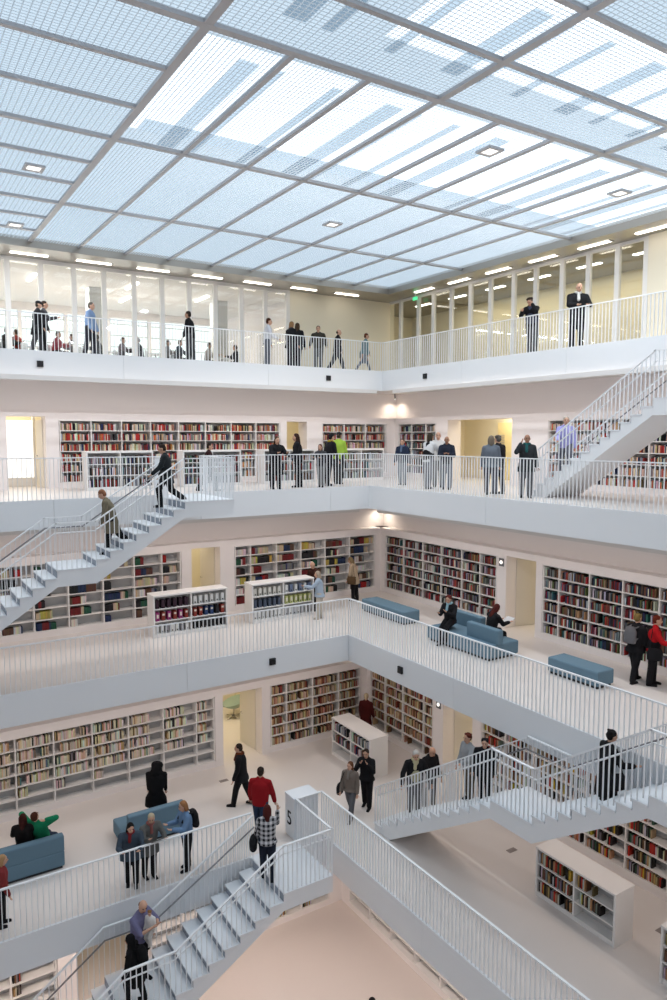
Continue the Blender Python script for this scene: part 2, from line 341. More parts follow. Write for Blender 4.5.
BOXM = {}
def media_items(kind):
    def f(P, a, b, zb, rh, row, j):
        L = abs(b-a); d = 1 if b > a else -1; n = 6 if row < 3 else 7
        cols = kind(row, j); w = L/n
        for i in range(n):
            cname, c, tag2 = cols[i % len(cols)]
            x = a+d*(w*(i+.5)); h = rh*.72; ww = w*.56
            o = bpy.data.objects.new('media_box', media_mesh(tag2)); COL.objects.link(o)
            o.location = P(x, .05, zb); o.scale = (ww, .2, h); o.color = (*c, 1)
            tag(o, '%s media box, %s from left, %s shelf, %s half, %s' % (cname, ORD[i], ('top', 'middle', 'bottom')[row-1], ('left', 'right')[j], f.short), 'box', 'media boxes on the low display cases')
    return f
def media_mesh(kind):
    if kind in BOXM: return BOXM[kind]
    m = MB(); m.box((-.5, 0, 0), (.5, 1, 1), 0)
    if kind == 'labelled': m.box((-.3, -.02, .35), (.3, 0, .8), 1); m.box((-.12, -.03, .12), (.12, 0, .26), 2)
    if kind == 'dark': m.box((-.35, -.02, .62), (.35, 0, .85), 1)
    if kind == 'case': m.box((-.22, -.02, .15), (.22, 0, .32), 2)
    o = m.build('media_box', [BOOKM, PAGES, BLACK]); me = o.data; bpy.data.objects.remove(o); BOXM[kind] = me; return me
W_, K_, M_, Pk, Yg, Or = ('white', (.68, .68, .66), 'case'), ('black', (.02, .02, .025), 'plain'), ('dark plum', (.04, .018, .03), 'plain'), ('magenta', (.36, .05, .2), 'labelled'), ('yellow-green', (.55, .58, .25), 'labelled'), ('dark red', (.25, .04, .03), 'dark')
def kA(row, j): return {1: [[M_], [W_]], 2: [[Pk, Or, Pk, Or], [Or, Or, ('navy', (.03, .06, .16), 'dark'), ('navy', (.03, .06, .16), 'dark'), K_]], 3: [[W_, W_, ('grey', (.3, .3, .32), 'case')], [K_, K_]]}[row][j]
def kB(row, j): return {1: [[('white', (.66, .64, .58), 'case')], [W_, ('blue-grey', (.16, .2, .3), 'case')]], 2: [[('slate blue', (.07, .09, .13), 'plain')], [Yg]], 3: [[W_], [('silver grey', (.45, .45, .47), 'case'), W_]]}[row][j]
fA = media_items(kA); fA.short = 'left display case'
fB = media_items(kB); fB.short = 'right display case'
low_case(facel(6, 20.25), 6.72, 9.05, 'low white display case of media boxes in front of the warm doorway, middle gallery', '', 'dark', h=1.25, depth=.55, items=fA, bays=2)
low_case(facel(6, 20.2), 9.87, 12.12, 'low white display case with yellow-green boxes where the two browsers stand', '', 'dark', h=1.25, depth=.55, items=fB, bays=2)

# ------------------------------------------------------------------ rooms behind the door openings
def room(P, a, b, depth, m=YELLOW, h=2.3, light=30, lcol=(1, .88, .66), floor=None, swing=None):
    lo, hi = min(a, b), max(a, b); q = MB(); n0 = LIN+.25
    wx = 1.3
    q.box(P(lo-wx, n0+depth, 0), P(hi+wx, n0+depth+.1, 2.9)); q.box(P(lo-wx-.1, n0, 0), P(lo-wx, n0+depth, 2.9)); q.box(P(hi+wx, n0, 0), P(hi+wx+.1, n0+depth, 2.9))
    q.box(P(lo-wx, n0, 2.8), P(hi+wx, n0+depth, 2.9)); struct(q.build('wall_back', m))
    ld = bpy.data.lights.new('room_light', 'AREA'); ld.energy = light; ld.color = lcol; ld.shape = 'RECTANGLE'; ld.size = .8; ld.size_y = .8
    lo_ = bpy.data.objects.new('room_light', ld); COL.objects.link(lo_); lo_.location = P((lo+hi)/2, n0+depth*.5, 2.78)
def door(n, P, hinge, w, ang, ztop=2.2, sgn=1):
    """leaf hinged at s=hinge, ANG from the wall plane, opening inwards"""
    o = Vector(P(hinge, LIN+.02, 0)); e1 = Vector(P(hinge+1, LIN+.02, 0))-o; e2 = Vector(P(hinge, LIN+1.02, 0))-o
    d = (e1*math.cos(ang)*sgn+e2*math.sin(ang)); nrm = (e1*-math.sin(ang)*sgn+e2*math.cos(ang))*.045
    leaf = MB().prism([(0,0,.01), tuple(d*w+Vector((0,0,.01))), tuple(d*w+Vector((0,0,ztop))), (0,0,ztop)], nrm).build('door_%d' % n, DOORM); leaf.location = o; struct(leaf)
    h = MB(); p = d*(w-.1)+Vector((0,0,1.05)); u = nrm.normalized()
    h.tube([p-u*.05, p-u*.0], .012); h.tube([p-u*.05-Vector((0,0,.02)), p-u*.05-d*.12-Vector((0,0,.02))], .011); h.tube([p+u*.045, p+u*.1], .012); h.tube([p+u*.1, p+u*.1-d*.12], .011)
    h.build('door_handle', CHROME, leaf, smooth=True)
room(L7, 3.58, 4.73, 2.5, YELLOW, light=40)
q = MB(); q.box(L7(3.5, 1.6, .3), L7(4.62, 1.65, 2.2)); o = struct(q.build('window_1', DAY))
q = MB(); q.box(L7(4.62, 1.55, 0), L7(4.7, 1.7, 2.5)); q.box(L7(3.0, 1.6, .0), L7(4.62, 1.7, .3)); struct(q.build('trim_1', POST))
door(1, L7, 4.70, .55, rad(80), sgn=-1)
room(L7, 13.45, 14.34, 2.0, YELLOW, light=22)
room(R7, 21.07, 17.78, 1.4, YELLOW, light=40)
room(L6, 8.62, 9.62, 2.2, YELLOW, light=26)
room(R6, 15.6, 14.42, 3.0, YELLOW, light=30)
door(2, R6, 15.58, .95, rad(75), sgn=-1)
door(3, L6, 9.60, .9, rad(80), sgn=-1)
room(L5, 8.72, 10.05, 4.2, YELLOW, light=50)
door(4, L5, 10.03, .9, rad(82), sgn=-1)
room(R5, 16.0, 14.75, 2.5, YELLOW, light=28)
door(5, R5, 15.98, .95, rad(72), sgn=-1)
room(L4, 3.75, 5.2, 2.5, YELLOW, light=8)
for n, z, x in ((6, 0, 3.78),): door(n, L4, x, .9, rad(80), sgn=1)
# lift door panels in the recess
q = MB(); q.box(R7(20.4, 1.98, 0), R7(18.3, 2.03, 2.2)); o = tag(q.build('lift_door', mat('yellow_lift_panel', (.80, .68, .36), .5, .3)), 'pale yellow lift door panel inside the recess of the upper right wall', 'lift door')
for i in range(3): MB().box(R7(19.3+i*.001-.3*i, 1.97, 0), R7(19.29-.3*i, 1.985, 2.2)).build('seam', GRABR, o)
q = MB()
for i in range(6): q.box(R7(20.28, 1.955, 1.35+i*.07), R7(20.02, 1.97, 1.38+i*.07))
tag(q.build('wall_notice', mat('notice_grey', (.55, .5, .4), .6, .2)), 'small pale notice panel on the yellow wall of the lift recess', 'notice')
# round emergency plates near the right doors
for P, s, lb in ((R6, 15.79, 'small steel wall plate with round lamp beside the middle right doorway'), (R5, 16.2, 'small steel wall plate with round lamp beside the lower right doorway')):
    t = thing('call_plate', lb, 'wall plate', P(s, 0, 2.02)); b0 = Vector(P(s, 0, 2.02))
    q = MB(); q.box(tuple(Vector(P(s-.1, -.02, 1.9))-b0), tuple(Vector(P(s+.1, 0, 2.14))-b0)); q.build('plate', GRABR, t)
    q = MB(); q.tube([tuple(Vector(P(s, -.02, 2.02))-b0), tuple(Vector(P(s, -.035, 2.02))-b0)], .055, 14); q.build('lamp', LAMPC, t, smooth=False)

# ------------------------------------------------------------------ railings
BAL = None
def baluster_mesh():
    global BAL
    if BAL is None:
        o = MB().box((-.007, -.015, -.03), (.007, .015, RAILH-.02)).build('baluster', W_STEEL); BAL = o.data; bpy.data.objects.remove(o)
    return BAL
def cam_dist(p): return Vector(p).length
def rail_parts(paths, root, pitch=.112, nested=False, budget=100):
    """paths: lists of floor points (x, y, z); builds the top bar and the balusters"""
    base = Vector(root.location); allb = []
    top = MB()
    for path in paths:
        pts = [Vector(p) for p in path]
        for a, b in zip(pts, pts[1:]):
            up = Vector((0, 0, RAILH)); d = (b-a).normalized()*.02
            top.bar(a+up-base-d, b+up-base+d, .05, .028)
            h = Vector((b.x-a.x, b.y-a.y, 0)).length
            n = max(1, round(h/pitch)); ang = math.atan2(b.y-a.y, b.x-a.x)
            for i in range(n+1 if (b-pts[-1]).length < 1e-6 else n): allb.append((a.lerp(b, i/n), ang))
    hr = top.build('railing' if nested else 'handrail', W_STEEL, root)
    if nested: root = hr
    allb.sort(key=lambda q: cam_dist(q[0]) if in_view(q[0]) else 1e3+cam_dist(q[0]))
    for p, ang in allb[:budget]:
        o = link('baluster', baluster_mesh(), root); o.location = p-base; o.rotation_euler = (0, 0, ang)
    if len(allb) > budget:
        m = MB()
        for p, ang in allb[budget:]:
            c, s = math.cos(ang), math.sin(ang); q = p-base
            P4 = [Vector((q.x+c*x-s*y, q.y+s*x+c*y, q.z-.03)) for x, y in ((-.007,-.015),(.007,-.015),(.007,.015),(-.007,.015))]
            m.prism(P4, (0, 0, RAILH+.01))
        o = m.build('far_balusters', W_STEEL, root); o['kind'] = 'stuff'
PSI = rad(57.467); TILT = rad(4.953); FPX = 725.0
def project(p):
    lat = p[0]*math.sin(PSI)-p[1]*math.cos(PSI); fw = p[0]*math.cos(PSI)+p[1]*math.sin(PSI)
    f2 = fw*math.cos(TILT)-p[2]*math.sin(TILT); z2 = p[2]*math.cos(TILT)+fw*math.sin(TILT)
    if f2 < .1: return -1e4, -1e4, f2
    return 333.5+FPX*lat/f2, 500-FPX*z2/f2, f2
def in_view(p, m=5):
    u, v, d = project(p); return d > 0 and -m < u < 667+m and -m < v < 1000+m
def railing(label, *paths):
    t = thing('railing', label, 'railing', paths[0][0]); rail_parts(paths, t); return t
e = .03
railing('white railing on the topmost gallery edge, left side in front of the café', [(0, YE[8]+e, Z[8]), (XE[8]+e, YE[8]+e, Z[8])])
railing('white railing on the topmost gallery edge, right side where two men in black lean', [(XE[8]+e, YE[8]+e, Z[8]), (XE[8]+e, 7.0, Z[8])])
railing('white railing along the second gallery, from the corner left to the left stairs and beyond', [(XE[7]+e, YE[7]+e, Z[7]), (8.1, YE[7]+e, Z[7])], [(6.73, YE[7]+e, Z[7]), (0, YE[7]+e, Z[7])])
railing('white railing along the second gallery, right side in front of the yellow recess', [(XE[7]+e, YE[7]+e, Z[7]), (XE[7]+e, 5.0, Z[7])])
railing('white railing of the middle gallery, left side in front of the display cases', [(0, YE[6]+e, Z[6]), (XE[6]+e, YE[6]+e, Z[6])])
railing('white railing of the middle gallery, right side in front of the blue benches', [(XE[6]+e, YE[6]+e, Z[6]), (XE[6]+e, 6.85, Z[6])])
railing('white railing of the lowest gallery, left side where three people lean', [(0, YE[5]+e, Z[5]), (7.25, YE[5]+e, Z[5])])
railing('white railing of the lowest gallery, running right and down from the box marked 5', [(8.53, YE[5]+e, Z[5]), (XE[5]+e, YE[5]+e, Z[5]), (XE[5]+e, 1.0, Z[5])])

# ------------------------------------------------------------------ staircases
def stair(label, M, n0, n1, segs, nplat=None, side_rails=(), inner_from=None):
    """segs from the top down: ('flat', s0, s1, z, nn) / ('down', s0, s1, z0, risers)"""
    s_, z_ = segs[0][1], segs[0][3]
    root = thing('staircase', label, 'staircase', M(s_, n0, z_)); base = Vector(root.location)
    Q = lambda s, n, z: tuple(Vector(M(s, n, z))-base)
    TH = .40; outer = []; inner = []
    for sg in segs:
        if sg[0] == 'flat':
            _, a, b, z, nn = sg
            q = MB(); q.box(Q(a, n0, z-TH), Q(b, nn, z-.02)); q.build('landing', W_FASCIA, root)
            q = MB(); q.box(Q(a, n0-.012, z-.02), Q(b, nn, z+.004)); q.build('landing_floor', W_STAIR, root)
            outer += [M(a, n0+.02, z), M(b, n0+.02, z)]; inner += [M(a, n1-.02, z), M(b, n1-.02, z)]
        else:
            _, a, b, z0, nr = sg; nt = nr-1; t = (b-a)/nt; z1 = z0-nr*RIS
            poly = [Q(a, n0, z0-RIS-.03), Q(a, n0, z0-TH), Q(b, n0, z1-TH), Q(b, n0, z1-.03)]
            off = Vector(Q(a, n1, 0))-Vector(Q(a, n0, 0)); MB().prism(poly, off).build('stringer', W_FASCIA, root)
            for i in range(1, nr):
                zi = z0-i*RIS; sa = a+(i-1)*t; sb = a+i*t; sg1 = 1 if t > 0 else -1
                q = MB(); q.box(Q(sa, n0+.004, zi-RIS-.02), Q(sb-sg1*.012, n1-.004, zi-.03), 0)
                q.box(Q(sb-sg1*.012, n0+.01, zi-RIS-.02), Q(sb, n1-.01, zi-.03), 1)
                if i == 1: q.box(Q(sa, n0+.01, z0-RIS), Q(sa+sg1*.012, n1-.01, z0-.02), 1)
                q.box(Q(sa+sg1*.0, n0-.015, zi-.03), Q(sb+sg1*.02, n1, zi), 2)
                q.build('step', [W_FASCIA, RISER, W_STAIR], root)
            outer += [M(b, n0+.02, z1)]; inner += [M(b, n1-.02, z1)]
    def clean(p):
        o = []
        for x in p:
            if not o or (Vector(o[-1])-Vector(x)).length > .02: o.append(x)
        return o
    outer = clean(outer); inner = clean(inner)
    if inner_from is not None: inner = inner[inner_from:]
    rail_parts([outer, inner]+[[M(*p) for p in sr] for sr in side_rails], root, nested=True)
    sgn = 1 if n1 > n0 else -1
    for path, dn in ((outer, .08), (inner, -.08)):
        q = MB(); pts = []
        for p in path:
            v = Vector(p)-base+Vector((0, 0, .86)); v += (Vector(M(0, 1, 0))-Vector(M(0, 0, 0)))*dn; pts.append(v)
        q.tube(pts, .018, 8)
        for a, b in zip(pts, pts[1:]):
            n = max(1, int((b-a).length/1.4))
            for i in range(n+1):
                c = a.lerp(b, i/n); dvec = (Vector(M(0, 1, 0))-Vector(M(0, 0, 0)))*(-dn*.85); q.tube([c-Vector((0,0,.02)), c+dvec-Vector((0,0,.03))], .007, 5)
        q.build('grab_rail', W_STEEL if dn > 0 else GRABR, root, smooth=True)
    return root
ML = lambda s, n, z: (s, n, z)
MR = lambda s, n, z: (n, s, z)
T28 = .2825
stair('white staircase descending to the left from the second gallery, two visitors walking down it', ML, 17.6, 18.95,
      [('flat', 8.1, 6.73, Z[7], YE[7]), ('down', 6.73, 4.47, Z[7], 8), ('flat', 4.47, 3.56, Z[7]-8*RIS, 18.95), ('down', 3.56, -.39, Z[7]-8*RIS, 15)],
      side_rails=[[(8.08, 17.62, Z[7]), (8.08, 19.9, Z[7])], [(6.75, 18.93, Z[7]), (6.75, 19.9, Z[7])]], inner_from=1)
stair('white staircase from the lowest gallery up across the right side, seen from outside', MR, 10.5, 11.62,
      [('flat', 5.6, 6.85, Z[6], XE[6]), ('down', 6.85, 9.3, Z[6], 9), ('flat', 9.3, 10.42, Z[6]-9*RIS, 11.62), ('down', 10.42, 14.5, Z[6]-9*RIS, 14)])
stair('white staircase rising to the right edge from the second gallery up to the top one', MR, 15.5, 16.93,
      [('flat', 5.6, 6.85, Z[8], XE[8]), ('down', 6.85, 9.3, Z[8], 9), ('flat', 9.3, 10.4, Z[8]-9*RIS, 16.93), ('down', 10.4, 14.15, Z[8]-9*RIS, 14)])
stair('white staircase at the bottom left going down beside the woman in a checked shirt', ML, 13.4, 14.95,
      [('flat', 8.53, 7.25, Z[5], YE[5]), ('down', 7.25, 4.75, Z[5], 8), ('flat', 4.75, 3.72, Z[5]-8*RIS, 14.95), ('down', 3.72, -.25, Z[5]-8*RIS, 15)],
      side_rails=[[(8.51, 13.42, Z[5]), (8.51, 15.01, Z[5])]], inner_from=1)

# box with the floor number
t = thing('floor_number_box', 'waist-high white box with a black digit 5 at the top of the bottom left stairs', 'box', (8.8, 15.4, Z[5]))
MB().box((-.33, -.31, .02), (.35, .16, 1.06)).build('body', W_FASCIA, t, bevel=.006)
MB().box((-.34, -.32, 1.06), (.36, .17, 1.1)).build('lid', W_STAIR, t, bevel=.004)
MB().box((-.30, -.28, 0), (.32, .13, .02)).build('plinth', GRABR, t)
cu = bpy.data.curves.new('digit', 'FONT'); cu.body = '5'; cu.size = .52; cu.extrude = .004; cu.align_x = 'CENTER'
tmp = bpy.data.objects.new('digit_src', cu); COL.objects.link(tmp); bpy.context.view_layer.update()
me = bpy.data.meshes.new_from_object(tmp.evaluated_get(bpy.context.evaluated_depsgraph_get())); bpy.data.objects.remove(tmp)
me.materials.clear(); me.materials.append(PRINTM); o = link('digit', me, t); o.location = (-.335, -.06, .33); o.rotation_euler = (rad(90), 0, rad(-90))

# small black boxes on the balcony fronts
for x, y, z, lb in ((4.38, YE[8]-.02, 2.17, 'left end of the topmost white balcony front'), (14.5, YE[8]-.02, 2.19, 'topmost balcony front under the woman in a teal coat'),
                    (9.14, YE[6]-.02, -6.2, 'middle balcony front left of the corner')):
    q = MB(); q.box((-.09, -.035, -.09), (.09, .018, .09)); q.box((-.07, -.05, -.07), (.07, -.035, .07)); o = q.build('signal_box', BLACK); o.location = (x, y, z); tag(o, 'small square black box on the '+lb, 'box', 'black boxes on the balcony fronts')
for x, y, z, lb in ((XE[8]-.02, 20.49, 2.19, 'topmost white balcony front right of the corner'), (XE[6]-.02, 14.96, -6.19, 'middle balcony front right of the corner')):
    q = MB(); q.box((-.035, -.09, -.09), (.018, .09, .09)); q.box((-.05, -.07, -.07), (-.035, .07, .07)); o = q.build('signal_box', BLACK); o.location = (x, y, z); tag(o, 'small square black box on the '+lb, 'box', 'black boxes on the balcony fronts')

# ------------------------------------------------------------------ skylight ceiling
XS, YS = 19.1, 25.5
fr_ = MB(); bw, bh = .13, .07
def bx_(x0, y0, x1, y1, w=bw, h=bh): o_ = (.0 if w > .12 else .006)+(.003 if x0 == x1 else 0); fr_.bar((x0, y0, ZSKY+o_), (x1, y1, ZSKY+o_), w, h)
for x in (-4.85, -.1, 4.65): bx_(x, YMIN, x, YS, .15)
for y in (-4.2, .85, 5.85, 10.9): bx_(XMIN, y, XS, y, .15)
for y in (15.95, 21.0): bx_(XMIN, y, XS, y)
for x in (6.2, 7.75, 9.3, 10.95, 12.55, 14.1, 15.7, 17.3): bx_(x, 10.9, x, YS, .10)
for x in (9.3, 14.1): bx_(x, YMIN, x, 10.9, .15)
for y in (-2.5, -.85, 2.55, 4.2, 7.55, 9.25): bx_(XMIN, y, XS, y, .10)
for y in (12.55, 14.25, 17.6, 19.25, 22.6, 24.15): bx_(XMIN, y, 4.65, y, .10)
struct(fr_.build('ceiling', SKYFRAME))
zg = ZSKY+.03
q = MB(); q.v = [(4.65, 10.9, zg), (XS, 10.9, zg), (XS, YS, zg), (4.65, YS, zg)]; q.f = [(3, 2, 1, 0)]; q.m = [0]; struct(q.build('window_2', GRATE, fix=False))
q = MB(); q.v = [(XMIN, YMIN, zg), (XS, YMIN, zg), (XS, 10.9, zg), (4.65, 10.9, zg), (4.65, YS, zg), (XMIN, YS, zg)]; q.f = [(5, 4, 3, 2, 1, 0)]; q.m = [0]; struct(q.build('window_3', GRATE2, fix=False))
# added roof: tinted panes and bands laid out to dim the sky in zones
ZR = 8.2
def quad(name, x0, y0, x1, y1, m):
    q = MB(); q.v = [(x0, y0, ZR), (x1, y0, ZR), (x1, y1, ZR), (x0, y1, ZR)]; q.f = [(3, 2, 1, 0)]; q.m = [0]; return struct(q.build(name, m, fix=False))
XR0, XR1, YR0, YR1 = XMIN-3, 34, YMIN-3, 44
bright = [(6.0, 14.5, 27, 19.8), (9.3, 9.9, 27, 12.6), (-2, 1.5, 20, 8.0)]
quad('window_4', XR0, 19.8, XR1, YR1, ROOFDIM); quad('window_5', XR0, 14.5, 6.0, 19.8, ROOFDIM); quad('window_6', 27, 14.5, XR1, 19.8, ROOFDIM)
quad('window_7', XR0, 12.6, XR1, 14.5, ROOFDIM); quad('window_8', XR0, 9.9, 9.3, 12.6, ROOFDIM); quad('window_9', 27, 9.9, XR1, 12.6, ROOFDIM); quad('window_10', XR0, YR0, XR1, 9.9, ROOFDIM)
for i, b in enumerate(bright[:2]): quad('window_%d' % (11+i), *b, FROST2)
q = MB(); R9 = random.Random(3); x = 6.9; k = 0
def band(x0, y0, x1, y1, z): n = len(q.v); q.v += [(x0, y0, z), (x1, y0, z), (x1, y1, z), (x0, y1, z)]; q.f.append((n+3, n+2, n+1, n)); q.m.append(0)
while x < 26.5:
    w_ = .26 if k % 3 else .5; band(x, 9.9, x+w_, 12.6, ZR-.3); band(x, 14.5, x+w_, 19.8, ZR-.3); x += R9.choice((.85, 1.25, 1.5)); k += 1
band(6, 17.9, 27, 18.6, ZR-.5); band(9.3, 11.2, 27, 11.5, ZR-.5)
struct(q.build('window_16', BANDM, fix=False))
# lamps in the skylight grid
LAMPW = 1
for x, y, lb in ((3.5, 18.4, 'square lamp in the pale left panels of the glass ceiling'), (3.9, 23.5, 'square lamp nearest the left café windows in the glass ceiling'), (11.73, 18.45, 'square lamp in the middle of the glass ceiling'),
                 (11.7, 12.0, 'square lamp in the bright central glass ceiling panels'), (16.46, 12.2, 'square lamp near the right soffit in the bright glass ceiling'), (11.7, 4.0, None)):  # last lamp is unseen, added to light the balcony fronts
    t = thing('ceiling_lamp', lb or 'added unseen square lamp in the glass ceiling overhead, above the upper picture edge', 'ceiling lamp', (x, y, ZSKY-.09))
    q = MB(); q.box((-.22, -.22, -.02), (.22, -.15, .03)); q.box((-.22, .15, -.02), (.22, .22, .03)); q.box((-.22, -.15, -.02), (-.15, .15, .03)); q.box((.15, -.15, -.02), (.22, .15, .03)); q.build('frame', SKYFRAME, t)
    MB().box((-.15, -.15, .0), (.15, .15, .02)).build('diffuser', LAMPC, t)

# soffit ring
q = MB(); q.box((XMIN, YS, ZC8), (32, YS+.12, ZSKY+.12)); q.box((XS, YMIN, ZC8), (XS+.12, YS, ZSKY+.12)); q.box((XMIN, YS+.12, ZC8), (XS+.12, YW[8]+.3, ZC8+.1)); q.box((XS+.12, YMIN, ZC8), (XW[8]+.3, YW[8]+.3, ZC8+.1))
struct(q.build('ceiling', SOFFIT))
q = MB(); q.box((XMIN, YW[8]+.3, ZC8), (XW[8]+.3, 36, ZC8+.1)); struct(q.build('ceiling', W_CEIL))
q = MB(); q.box((XW[8]+.3, YMIN, ZC8), (25.6, 30, ZC8+.1)); struct(q.build('ceiling', DARKCEIL))
for i in range(10):
    x = -1.6+2.12*i
    if x > 18: break
    t = thing('soffit_light', '%s strip light from the left in the metal soffit above the café windows' % ORD[i], 'ceiling light', (x+.02, 26.42, ZC8), group='left soffit strip lights')
    MB().box((-.6, -.065, -.025), (.6, .065, 0)).build('diffuser', LAMP, t); q = MB(); q.box((-.63, -.11, -.03), (-.6, .11, 0)); q.box((.6, -.11, -.03), (.63, .11, 0)); q.build('end_cap', POST, t)
for i in range(7):
    y = 11.3+2.1*i
    t = thing('soffit_light', '%s strip light from the right edge in the metal soffit above the right glass wall' % ORD[i], 'ceiling light', (19.75, y, ZC8), group='right soffit strip lights')
    MB().box((-.065, -.6, -.025), (.065, .6, 0)).build('diffuser', LAMP, t); q = MB(); q.box((-.11, -.63, -.03), (.11, -.6, 0)); q.box((-.11, .6, -.03), (.11, .63, 0)); q.build('end_cap', POST, t)
for i in range(8):
    y = 10.5+2.3*i
    t = thing('corridor_light', '%s strip light from the right inside the corridor behind the right glass wall' % ORD[i], 'ceiling light', (21.9, y, ZC8), group='corridor strip lights')
    MB().box((-.08, -.5, -.03), (.08, .5, 0)).build('diffuser', LAMP, t)

# top level glass walls
z8, zc = Z[8], ZC8
xl = [-2.3, -1.2, -.1, 1.0, 2.1, 3.2, 4.18, 5.25, 6.36, 7.41, 8.51, 9.58, 10.66, 11.74, 12.87, 13.95, 15.0]
pn = struct(MB().box((xl[0], YW[8]-.005, z8+.05), (15.0, YW[8]+.005, zc-.1)).build('window_13', GLASS))
for x in xl: MB().box((x-.085, YW[8]-.06, z8), (x+.085, YW[8]+.06, zc)).build('post', POST, pn)
q = MB(); q.box((xl[0], YW[8]-.05, zc-.13), (15.0, YW[8]+.05, zc)); q.box((xl[0], YW[8]-.05, z8), (15., YW[8]+.05, z8+.06)); q.build('frame', POST, pn)
q = MB(); q.box((15.08, YW[8], z8), (XW[8]+.3, YW[8]+.3, zc)); q.box((XMIN, YW[8], z8), (xl[0]-.085, YW[8]+.3, zc)); struct(q.build('wall_left', CREAM))
yl = [26.2, 24.95, 23.96, 22.84, 21.72, 20.62, 19.43, 18.38, 17.21, 16.13, 15.02, 14.0]
pn = struct(MB().box((XW[8]-.005, 14.0, z8+.05), (XW[8]+.005, 27.0, zc-.1)).build('window_14', GLASS))
for y in yl: MB().box((XW[8]-.06, y-.085, z8), (XW[8]+.06, y+.085, zc)).build('post', POST, pn)
q = MB(); q.box((XW[8]-.05, 14, zc-.1), (XW[8]+.05, 27., zc)); q.box((XW[8]-.05, 14, z8), (XW[8]+.05, 27., z8+.06)); q.build('frame', POST, pn)
q = MB(); q.box((XW[8]-.1, YMIN, z8), (XW[8]+.2, 13.9, zc)); struct(q.build('wall_right', CREAM))
q = MB(); q.box((23.9, YMIN, z8), (24.1, 30, zc)); q.box((XW[8]+.3, 29.9, z8), (24, 30, zc)); struct(q.build('wall_back', YELLOW))
# café behind the left glass wall: far window front open to the day
q = MB(); q.box((XMIN, 35.8, z8), (21, 36, z8+.9)); q.box((XMIN, 35.8, zc-.35), (21, 36, zc)); q.box((16.0, YW[8]+.3, z8), (16.2, 36, zc)); q.box((XMIN, YW[8], z8), (XMIN+.2, 36, zc))
for x in range(-8, 17, 2): q.box((x-.08, 35.8, z8+.9), (x+.08, 36, zc-.35))
struct(q.build('wall_back', W_PAINT))
q = MB()
for i in range(4): q.box((XMIN, 35.85, z8+1.25+.55*i), (16, 35.9, z8+1.29+.55*i))
pn = struct(MB().box((XMIN, 35.83, z8+.9), (16, 35.84, zc-.35)).build('window_15', GLASS)); struct(q.build('trim_90', POST))
for i, (x, y) in enumerate(((8.1, 31), (13.6, 31))):
    q = MB(); q.box((x-.3, y-.3, z8), (x+.3, y+.3, zc)); struct(q.build('trim_%d' % (92+i), mat('grey_column', (.55, .55, .54), .6, .3)))
for i, (x, y) in enumerate(((5.5, 30), (9.2, 29.5), (9.8, 32.5), (4.2, 33), (12.6, 30.5))):
    t = thing('cafe_pendant', 'angled strip lamp on the café ceiling, number %s from the left' % ORD[[1, 2, 3, 0, 4][i]], 'ceiling light', (x, y, zc-.02))
    MB().box((-.06, -.7, -.05), (.06, .7, 0)).build('diffuser', LAMP, t)

# ------------------------------------------------------------------ gallery ceiling lamps: warm strips, fins added to screen their glow from view
def strip(k, left, a, b, n, e, col=(1, .86, .78)):
    z = Z[k]+S-FAS-.012; L = abs(b-a)
    loc = ((a+b)/2, YW[k]-n, z) if left else (XW[k]-n, (a+b)/2, z)
    t = thing('strip_lamp', 'long recessed warm strip lamp under the ceiling of the %s, %s side' % ({7: 'second gallery', 6: 'middle gallery', 5: 'lowest gallery', 4: 'ground floor'}[k], 'left' if left else 'right'), 'ceiling light', loc)
    q = MB()
    for sg in (-1, 1):
        hh_ = .14 if sg < 0 else .08
        if left: q.box((-L/2, sg*.17-.01, -hh_), (L/2, sg*.17+.01, 0))
        else: q.box((sg*.17-.01, -L/2, -hh_), (sg*.17+.01, L/2, 0))
    q.build('housing', W_CEIL, t)
    ld = bpy.data.lights.new('strip_light', 'AREA'); ld.shape = 'RECTANGLE'; ld.size = L if left else .28; ld.size_y = .28 if left else L; ld.energy = e; ld.color = col
    lo = bpy.data.objects.new('strip_light', ld); COL.objects.link(lo); lo.location = Vector(loc)-Vector((0, 0, .03))
EN = {7: 180, 6: 150, 5: 120, 4: 210}
for k in (7, 6, 5, 4):
    strip(k, True, -6, XW[k]-2.2, 1.6, EN[k]); strip(k, False, -4, YW[k]-2.2, 1.6, EN[k])
for k, e in ((7, 48), (6, 48), (5, 12)):
    z = Z[k]+S-FAS; x, y = XW[k]+LIN-.36, YW[k]+LIN-.36
    t = thing('corner_spot', 'small cylindrical spot lamp lighting the wall corner of the %s' % {7: 'second gallery', 6: 'middle gallery', 5: 'lowest gallery'}[k], 'spot lamp', (x, y, z))
    q = MB(); q.tube([(0, 0, -.0), (0, 0, -.22)], .035, 16); q.build('housing', GRABR, t, smooth=False)
    q = MB(); q.tube([(0, 0, -.22), (0, 0, -.225)], .028, 16); q.build('lens', LAMP, t)
    ld = bpy.data.lights.new('corner_spot_light', 'SPOT'); ld.energy = e; ld.color = (1, .86, .70); ld.spot_size = rad(150); ld.spot_blend = 1.0; ld.shadow_soft_size = .04
    lo = bpy.data.objects.new('corner_spot_light', ld); COL.objects.link(lo); lo.location = (x, y, z-.24)
def room_area(name, loc, sx, sy, e, col):
    ld = bpy.data.lights.new(name, 'AREA'); ld.shape = 'RECTANGLE'; ld.size = sx; ld.size_y = sy; ld.energy = e; ld.color = col
    lo = bpy.data.objects.new(name, ld); COL.objects.link(lo); lo.location = loc; return lo
room_area('corridor_wash', (22.6, 17, zc-.03), .2, 18, 260, (1, .86, .6))
room_area('cafe_wash', (7, 31, zc-.03), 12, .3, 900, (1, .96, .9))  # area light without a fixture, added to brighten the café
